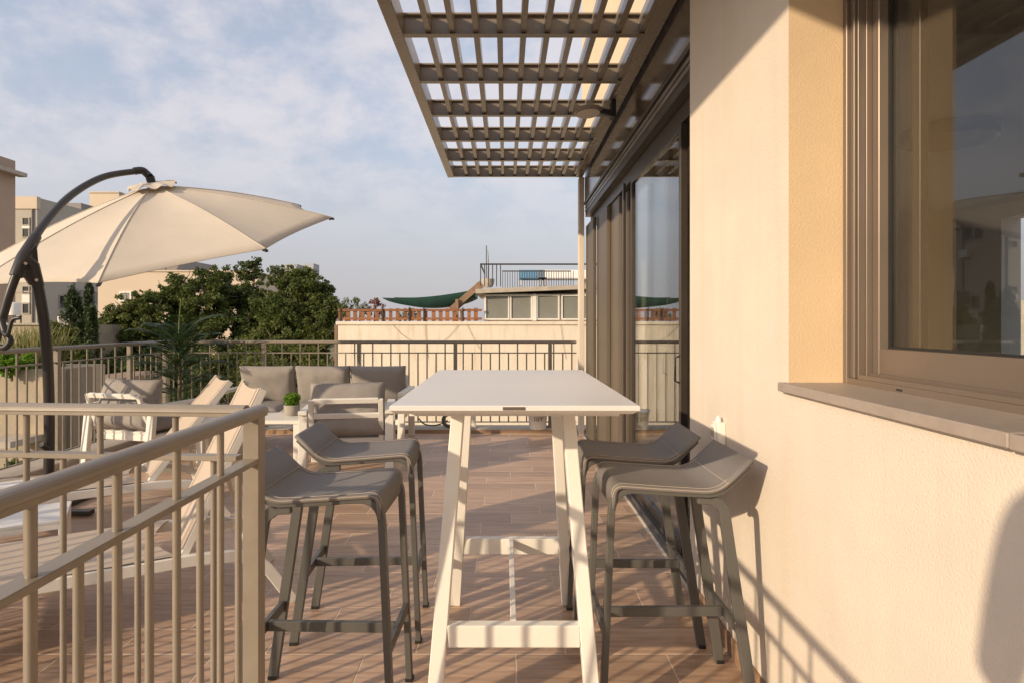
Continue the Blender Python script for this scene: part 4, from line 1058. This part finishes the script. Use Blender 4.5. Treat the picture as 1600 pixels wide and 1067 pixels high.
dm = MB().lathe([(0.02, 0.0), (0.18, 0.03), (0.30, 0.10), (0.31, 0.11), (0.29, 0.10)], (0, 0, 0), 20).build('bowl', M_WFRAME, dish)
dm.location = (0, -0.1, 0.35); dm.rotation_euler = (R(65), 0, R(20))
MB().tube([(0, 0, 0), (0, 0, 0.36)], 0.03, 8).build('mount', M_IRON, dish)
for (pa, pb, pt2, d) in ((441, 464, 413, 320), (467, 490, 412, 330)):
    b = building('far_tower', 'pale distant tower rising just above the treetops' + (', left of the pair' if pa < 450 else ', right of the pair'), at(pa, 0, d).x, at(pb, 0, d).x, d, d + 10, at(0, pt2, d).z, mat('haze tinted concrete', (0.40, 0.42, 0.45), 0.9))  # pale blue-grey stands in for distance haze, put into the wall colour
    b['group'] = 'distant towers'
    for k in range(4): part_box('floor_band', M_CONC, b, at(pa, 0, d).x, at(pb, 0, d).x, d - 0.3, d - 0.01, at(0, pt2, d).z - 3 - 3.2 * k, at(0, pt2, d).z - 2 - 3.2 * k)
# low neighbour with weathered wall just beyond the left railing
b5 = building('weathered_wall_house', 'low weathered rendered house wall just beyond the left railing', -13.0, at(81, 0, 9).x, 9.0, 10.2, at(0, 577, 9).z, M_OLDCONC)
part_box('pillar', mat('grey brown pillar', (0.26, 0.21, 0.165), 0.9), b5, at(84, 0, 9.3).x, at(110, 0, 9.3).x, 9.3, 9.8, -12, at(0, 576, 9.3).z)
part_box('ledge', M_CONC, b5, at(-40, 0, 8.4).x, at(16, 0, 8.4).x, 8.4, 8.99, at(0, 700, 8.4).z, at(0, 690, 8.4).z)
b6 = building('shuttered_house', 'lower house with pale blue shuttered windows glimpsed through the left railing', at(108, 0, 12).x, at(178, 0, 12).x, 12, 14, at(0, 592, 12).z, mat('brown wall', (0.27, 0.19, 0.13), 0.9))
M_SHUT = mat('pale blue shutter', (0.30, 0.34, 0.38), 0.6)
for (a, b) in ((112, 124), (126, 138), (140, 152)):
    window_front(b6, at(a, 0, 12).x, at(b, 0, 12).x, at(0, 690, 12).z, at(0, 618, 12).z, 12, M_WFRAME, M_SHUT)
b7 = building('roof_terrace_house', 'low flat roofed house with tank and air conditioner behind the left railing', -26.0, at(150, 0, 22).x, 22, 27, at(0, 508, 22).z, M_OLDCONC)
part_box('parapet', M_CONC, b7, -26.1, at(92, 0, 22).x, 21.9, 22.2, at(0, 508, 22).z, at(0, 505, 22).z)
tk = thing('water_tank', 'white cylindrical water tank on the flat roof at the far left', 'tank', (at(22, 0, 24).x, 24, at(0, 508, 24).z - 0.12))
MB().lathe([(0.22, 0.5), (0.23, 0.95), (0.21, 0.98), (0.05, 1.0)], (0, 0, 0), 20).build('barrel', M_WFRAME, tk)
for (sx, sy) in ((-1, -1), (1, -1), (1, 1), (-1, 1)): MB().box(sx * 0.15 - 0.02, sx * 0.15 + 0.02, sy * 0.15 - 0.02, sy * 0.15 + 0.02, 0, 0.5).build('stand_leg', M_IRON, tk)
ac = thing('air_conditioner', 'white air conditioner unit on the flat roof left of the cypress trees', 'air conditioner', (at(105, 0, 22.6).x, 22.6, at(0, 508, 22.6).z - 0.02))
MB().box(-0.26, 0.26, -0.15, 0.15, 0.03, 0.33).build('casing', M_WFRAME, ac, 0.01)
MB().box(-0.20, 0.14, -0.156, -0.1505, 0.07, 0.29).build('grille', M_GREYC, ac)
for s in (-1, 1): MB().box(s * 0.2 - 0.03, s * 0.2 + 0.03, -0.14, 0.14, 0, 0.0298).build('foot', M_IRON, ac)
# buildings on the other side of the house (seen through its window)
b8 = building('white_city_block', 'white city block seen through the house window at right', 44, 78, 60, 70, 3.4, M_NEIGH)
for k in range(6): window_front(b8, 46 + k * 5, 48 + k * 5, 0.4, 2.2, 60)

# ------------------------------------------------------------------ trees
def limb(m, a, b, r0, r1, n=4, wob=0.12):
    pts = [Vector(a).lerp(Vector(b), i / n) + Vector((rng.uniform(-wob, wob), rng.uniform(-wob, wob), 0)) * (0 if i in (0, n) else 1) for i in range(n + 1)]
    m.tube(pts, [r0 + (r1 - r0) * i / n for i in range(n + 1)], 7)
def tree(name, label, base, clumps, leafmat, leaves, size, group, seed):
    t = thing(name, label, 'tree', base, 0, group, True)
    cs = [Vector(c[:3]) for c in clumps]; top_ = max(cs, key=lambda c: c.z)
    mid = sum(cs, Vector()) / len(cs)
    m = MB(); fork = Vector((mid.x, mid.y, mid.z - 2.2)); limb(m, base, fork, 0.22, 0.15, 5, 0.1)
    for c in cs: limb(m, fork, c, 0.09, 0.025, 4, 0.18)
    for c, q in zip(cs, clumps):
        for k in range(4):
            d = Vector((rng.gauss(0, 1), rng.gauss(-0.5, 0.8), rng.gauss(0.3, 0.7))).normalized() * q[3] * 1.02
            limb(m, c, c + d, 0.028, 0.008, 3, 0.05)
    m.build('trunk', M_BARK, t)
    C, RR = [], []
    r_ = random.Random(seed)
    for (x, y, z, r) in clumps:
        n_ = int(16 + 12 * r * r)
        for k in range(n_):
            d = Vector((r_.gauss(0, 1), r_.gauss(0, 1), r_.gauss(0, 0.8))).normalized() * r * r_.uniform(0.25, 0.9)
            C.append((x + d.x, y + d.y, z + d.z * 0.8)); RR.append(r * r_.uniform(0.20, 0.46))
        for k in range(int(10 + 8 * r)):
            d = Vector((r_.gauss(0, 1), r_.gauss(0, 1), r_.gauss(0.2, 0.9))).normalized() * r * r_.uniform(0.9, 1.2)
            C.append((x + d.x, y + d.y, z + d.z * 0.85)); RR.append(r * r_.uniform(0.10, 0.22))
    leaf_cloud(C, RR, leaves, size, leafmat, 'crown', t, 0.5, 0.1, 0.2, seed, (1, 1, 0.7))
    return t
def cl(px, py, d, rpx): p = at(px, py, d); return (p.x, p.y, p.z, rpx * d / FPX)
GT = 'leafy trees beyond the railing'
K_ = 1.45
def cf(px, py, d, rpx): return cl(px, py, d * K_, rpx)
def tr(label, bx, by, clumps, m, n, seed):
    tree('leafy_tree', label, (bx, by, -12), clumps, m, int(n * 1.9), 0.12, GT, seed)
tr('rounded dark tree right of the group, beside the neighbour building', at(480, 0, 25).x, 25, [cf(478, 455, 17, 38), cf(440, 440, 17.4, 28), cf(498, 485, 16.8, 34), cf(450, 500, 16.5, 48), cf(490, 530, 16.6, 42), cf(505, 452, 17, 18), cf(465, 432, 17, 20), cf(425, 475, 17, 30)], M_LEAF[0], 24000, 1)
tr('tallest tree of the group with an open crown behind the sofa', at(385, 0, 27).x, 27, [cf(388, 425, 18.5, 22), cf(372, 465, 18, 40), cf(405, 480, 18, 42), cf(345, 455, 18, 28), cf(395, 530, 17.6, 52), cf(398, 412, 18.5, 12), cf(355, 432, 18.4, 18)], M_LEAF[1], 23000, 2)
tr('middle tree with olive green crown just right of the umbrella edge', at(290, 0, 25).x, 25, [cf(285, 446, 17.4, 28), cf(256, 470, 17.4, 32), cf(310, 470, 17.2, 40), cf(335, 440, 17.4, 24), cf(318, 430, 17.4, 16), cf(280, 525, 17, 48), cf(330, 510, 17, 38)], M_LEAF[0], 20000, 3)
tr('lower tree behind the left railing between the cypress and the palm', at(205, 0, 24).x, 24, [cf(205, 488, 16.6, 32), cf(178, 505, 16.4, 30), cf(158, 520, 16.4, 26), cf(225, 470, 16.6, 18), cf(225, 525, 16.4, 38), cf(170, 552, 16.2, 34), cf(240, 490, 16.6, 24)], M_LEAF[2], 18000, 4)
tr('bushy tree low behind the sofa filling the gap under the taller crowns', at(430, 0, 22.5).x, 22.5, [cf(330, 590, 15.5, 60), cf(400, 600, 15.4, 60), cf(465, 580, 15.4, 52), cf(490, 620, 15.4, 48), cf(440, 640, 15.3, 60), cf(370, 560, 15.8, 40), cf(430, 550, 15.8, 44), cf(485, 560, 15.8, 34)], M_LEAF[2], 26000, 5)
tr('shaded bushy tree low behind the left railing corner', at(240, 0, 22).x, 22, [cf(200, 590, 15.2, 50), cf(260, 590, 15.2, 55), cf(300, 640, 15, 60), cf(190, 650, 15, 50), cf(240, 660, 15, 60), cf(290, 570, 15.4, 45), cf(180, 570, 15.4, 34)], M_LEAF[1], 24000, 6)
def cypress(label, px, ytop, ybot, d, w, seed):
    a, b = at(px, ytop, d), at(px, ybot, d)
    t = thing('cypress_tree', label, 'tree', (a.x, d, -12), 0, 'cypress trees', True)
    MB().tube([(a.x, d, -12), (a.x, d, b.z), (a.x, d, a.z - 0.3)], [0.16, 0.1, 0.02], 8).build('trunk', M_BARK, t)
    C, RR = [], []; r_ = random.Random(seed)
    for k in range(170):
        f = r_.random() ** 0.8; z = a.z + (b.z - 1.5 - a.z) * f; rad = w * (0.12 + 0.88 * min(1, f * 1.5)) * r_.random() ** 0.5
        an = r_.uniform(0, 6.28); C.append((a.x + rad * math.cos(an), d + rad * math.sin(an), z)); RR.append(0.10 + 0.16 * w * r_.random())
    leaf_cloud(C, RR, 6500, 0.12, M_CYP, 'crown', t, 0.4, -0.5, 0.1, seed, (0.8, 0.8, 1.5))
cypress('broad dark cypress in front of the grey apartment block', 114, 452, 512, 21, 0.62, 11)
cypress('slim cypress at the edge of the sand coloured building', 139, 444, 512, 21, 0.26, 12)
cypress('very thin pale cypress just above the left railing', 144, 486, 545, 15, 0.12, 13)
# rooftop greenery along the weathered wall
sh_i = 0
for (px, py, d, rp, mm, lb_) in ((18, 565, 8.9, 30, M_BRIGHTLEAF, 'bright green shrub on the weathered wall at the far left'), (92, 548, 9.9, 24, M_LEAF[2], 'green shrub above the weathered wall right of the umbrella mast'),
                           (98, 524, 12, 26, M_LEAF[2], 'olive shrub below the rooftop air conditioner'), (130, 570, 11, 30, M_LEAF[1], 'dark shrub at the end of the weathered wall'),
                           (60, 575, 9.5, 22, M_LEAF[1], 'dark green shrub behind the umbrella mast'), (30, 735, 7.6, 40, M_LEAF[1], 'dark bush below the left railing foot'), (125, 690, 10, 40, M_LEAF[1], 'dark bush below the shuttered windows')):
    p = at(px, py, d); r = rp * d / FPX
    t = thing('shrub', lb_, 'shrub', (p.x, p.y, p.z - r), 0, 'shrubs beyond the left railing', True)
    MB().tube([(p.x, p.y, p.z - r), (p.x + 0.02, p.y, p.z)], [0.02, 0.01], 6).build('stem', M_BARK, t)
    C = [(p.x + rng.gauss(0, r * 0.45), p.y + rng.gauss(0, r * 0.3), p.z + rng.gauss(0, r * 0.32)) for _ in range(14)]
    leaf_cloud(C, [r * rng.uniform(0.22, 0.42) for _ in C], 1500, 0.075, mm, 'foliage', t, 0.55, 0, 0.2, 30 + sh_i); sh_i += 1
gr = MB()
for k in range(420):
    p = at(rng.uniform(4, 70), 578, 9.25); p.y += rng.uniform(-0.15, 0.5); h_ = rng.uniform(0.25, 0.75); dx_, dy_ = rng.gauss(0, 0.14), rng.gauss(0, 0.1); w = 0.008
    q = p + Vector((dx_ * 0.4, dy_ * 0.4, h_ * 0.6)); e = p + Vector((dx_, dy_, h_))
    gr.add([p + Vector((-w, 0, 0)), p + Vector((w, 0, 0)), q + Vector((w, 0, 0)), q + Vector((-w, 0, 0))], [(0, 1, 2, 3)]); gr.add([q + Vector((-w, 0, 0)), q + Vector((w, 0, 0)), e], [(0, 1, 2)])
go = gr.build('dry_grass', M_GRASS); tag(go, 'dry tall grass growing on the weathered wall', 'grass', kind='stuff')
for (px, lb_) in ((540, 'small bush at the left end of the wooden roof fence'), (562, 'leafy pot plant behind the wooden roof fence'), (585, 'reddish flowering plant next to the green shade net'), (640, 'tiny plant peeking above the wooden roof fence')):
    p = at(px, 478 if px != 640 else 482, DN + 0.6); t = thing('roof_plant', lb_, 'plant', (p.x, p.y, ZT - 0.09), 0, 'plants on the neighbour roof', True)
    hgt = 0.62 if px < 600 else 0.35
    MB().tube([(p.x, p.y, ZT - 0.09), (p.x, p.y, ZT - 0.09 + hgt)], [0.03, 0.01], 6).build('stem', M_BARK, t)
    C = [(p.x + rng.gauss(0, 0.16), p.y + rng.gauss(0, 0.12), ZT - 0.1 + hgt * rng.uniform(0.5, 1.35)) for _ in range(12)]
    leaf_cloud(C, [rng.uniform(0.07, 0.15) for _ in C], 420, 0.09, mat('red brown leaf', (0.22, 0.08, 0.05), 0.6, var=0.3) if px == 585 else M_LEAF[2], 'foliage', t, 0.5, 0, 0.2, px)
an = MB().tube([tuple(at(760, 445, DN + 1)), tuple(at(760, 384, DN + 1))], 0.015, 6).build('antenna_mast', M_IRON); tag(an, 'thin antenna mast standing on the neighbour roof', 'antenna')

# ------------------------------------------------------------------ photographer (outside the frame, casts the shadow on the wall)
def person():
    t = thing('person', 'person in dark clothes standing beside the viewpoint, seen only as a shadow on the wall', 'person', (-0.32, -0.14, 0.0))
    t.scale = (1.12, 1.05, 1.12)
    J = {'pel': (0, 0, 0.95, .13, .10), 'wai': (0, 0, 1.10, .125, .095), 'che': (0, 0, 1.32, .155, .105), 'nek': (0, 0.0, 1.50, .06, .06), 'hdl': (0, 0.02, 1.58, .075, .08), 'hdm': (0, 0.03, 1.67, .085, .10), 'hdt': (0, 0.02, 1.76, .06, .07)}
    E_ = [('pel', 'wai'), ('wai', 'che'), ('che', 'nek'), ('nek', 'hdl'), ('hdl', 'hdm'), ('hdm', 'hdt')]
    for s, k in ((-1, 'l'), (1, 'r')):
        J.update({k + 'hip': (s * .10, 0, .90, .085, .085), k + 'kne': (s * .12, 0.01, .48, .058, .06), k + 'ank': (s * .13, -0.01, .08, .04, .045), k + 'toe': (s * .15, 0.15, .03, .04, .025),
                  k + 'sho': (s * .19, 0, 1.44, .06, .06), k + 'elb': (s * .25, 0.02, 1.17, .042, .042), k + 'wri': (s * .16 + 0.06, 0.10, 1.22, .03, .03), k + 'han': (s * .12 + 0.07, 0.115, 1.25, .035, .02)})
        E_ += [('pel', k + 'hip'), (k + 'hip', k + 'kne'), (k + 'kne', k + 'ank'), (k + 'ank', k + 'toe'), ('che', k + 'sho'), (k + 'sho', k + 'elb'), (k + 'elb', k + 'wri'), (k + 'wri', k + 'han')]
    ks = list(J); me = bpy.data.meshes.new('body'); me.from_pydata([J[k][:3] for k in ks], [(ks.index(a), ks.index(b)) for a, b in E_], [])
    o = link(bpy.data.objects.new('body', me), t)
    md = o.modifiers.new('skin', 'SKIN')
    if not me.skin_vertices:
        bm = bmesh.new(); bm.from_mesh(me); bm.verts.layers.skin.verify(); bm.to_mesh(me); bm.free()
    for i, k in enumerate(ks):
        me.skin_vertices[0].data[i].radius = J[k][3:5]; me.skin_vertices[0].data[i].use_root = (k == 'pel')
    o.modifiers.new('sub', 'SUBSURF').levels = 2; o.modifiers['sub'].render_levels = 2
    me.materials.append(mat('dark clothing', (0.05, 0.05, 0.06), 0.9))
person()
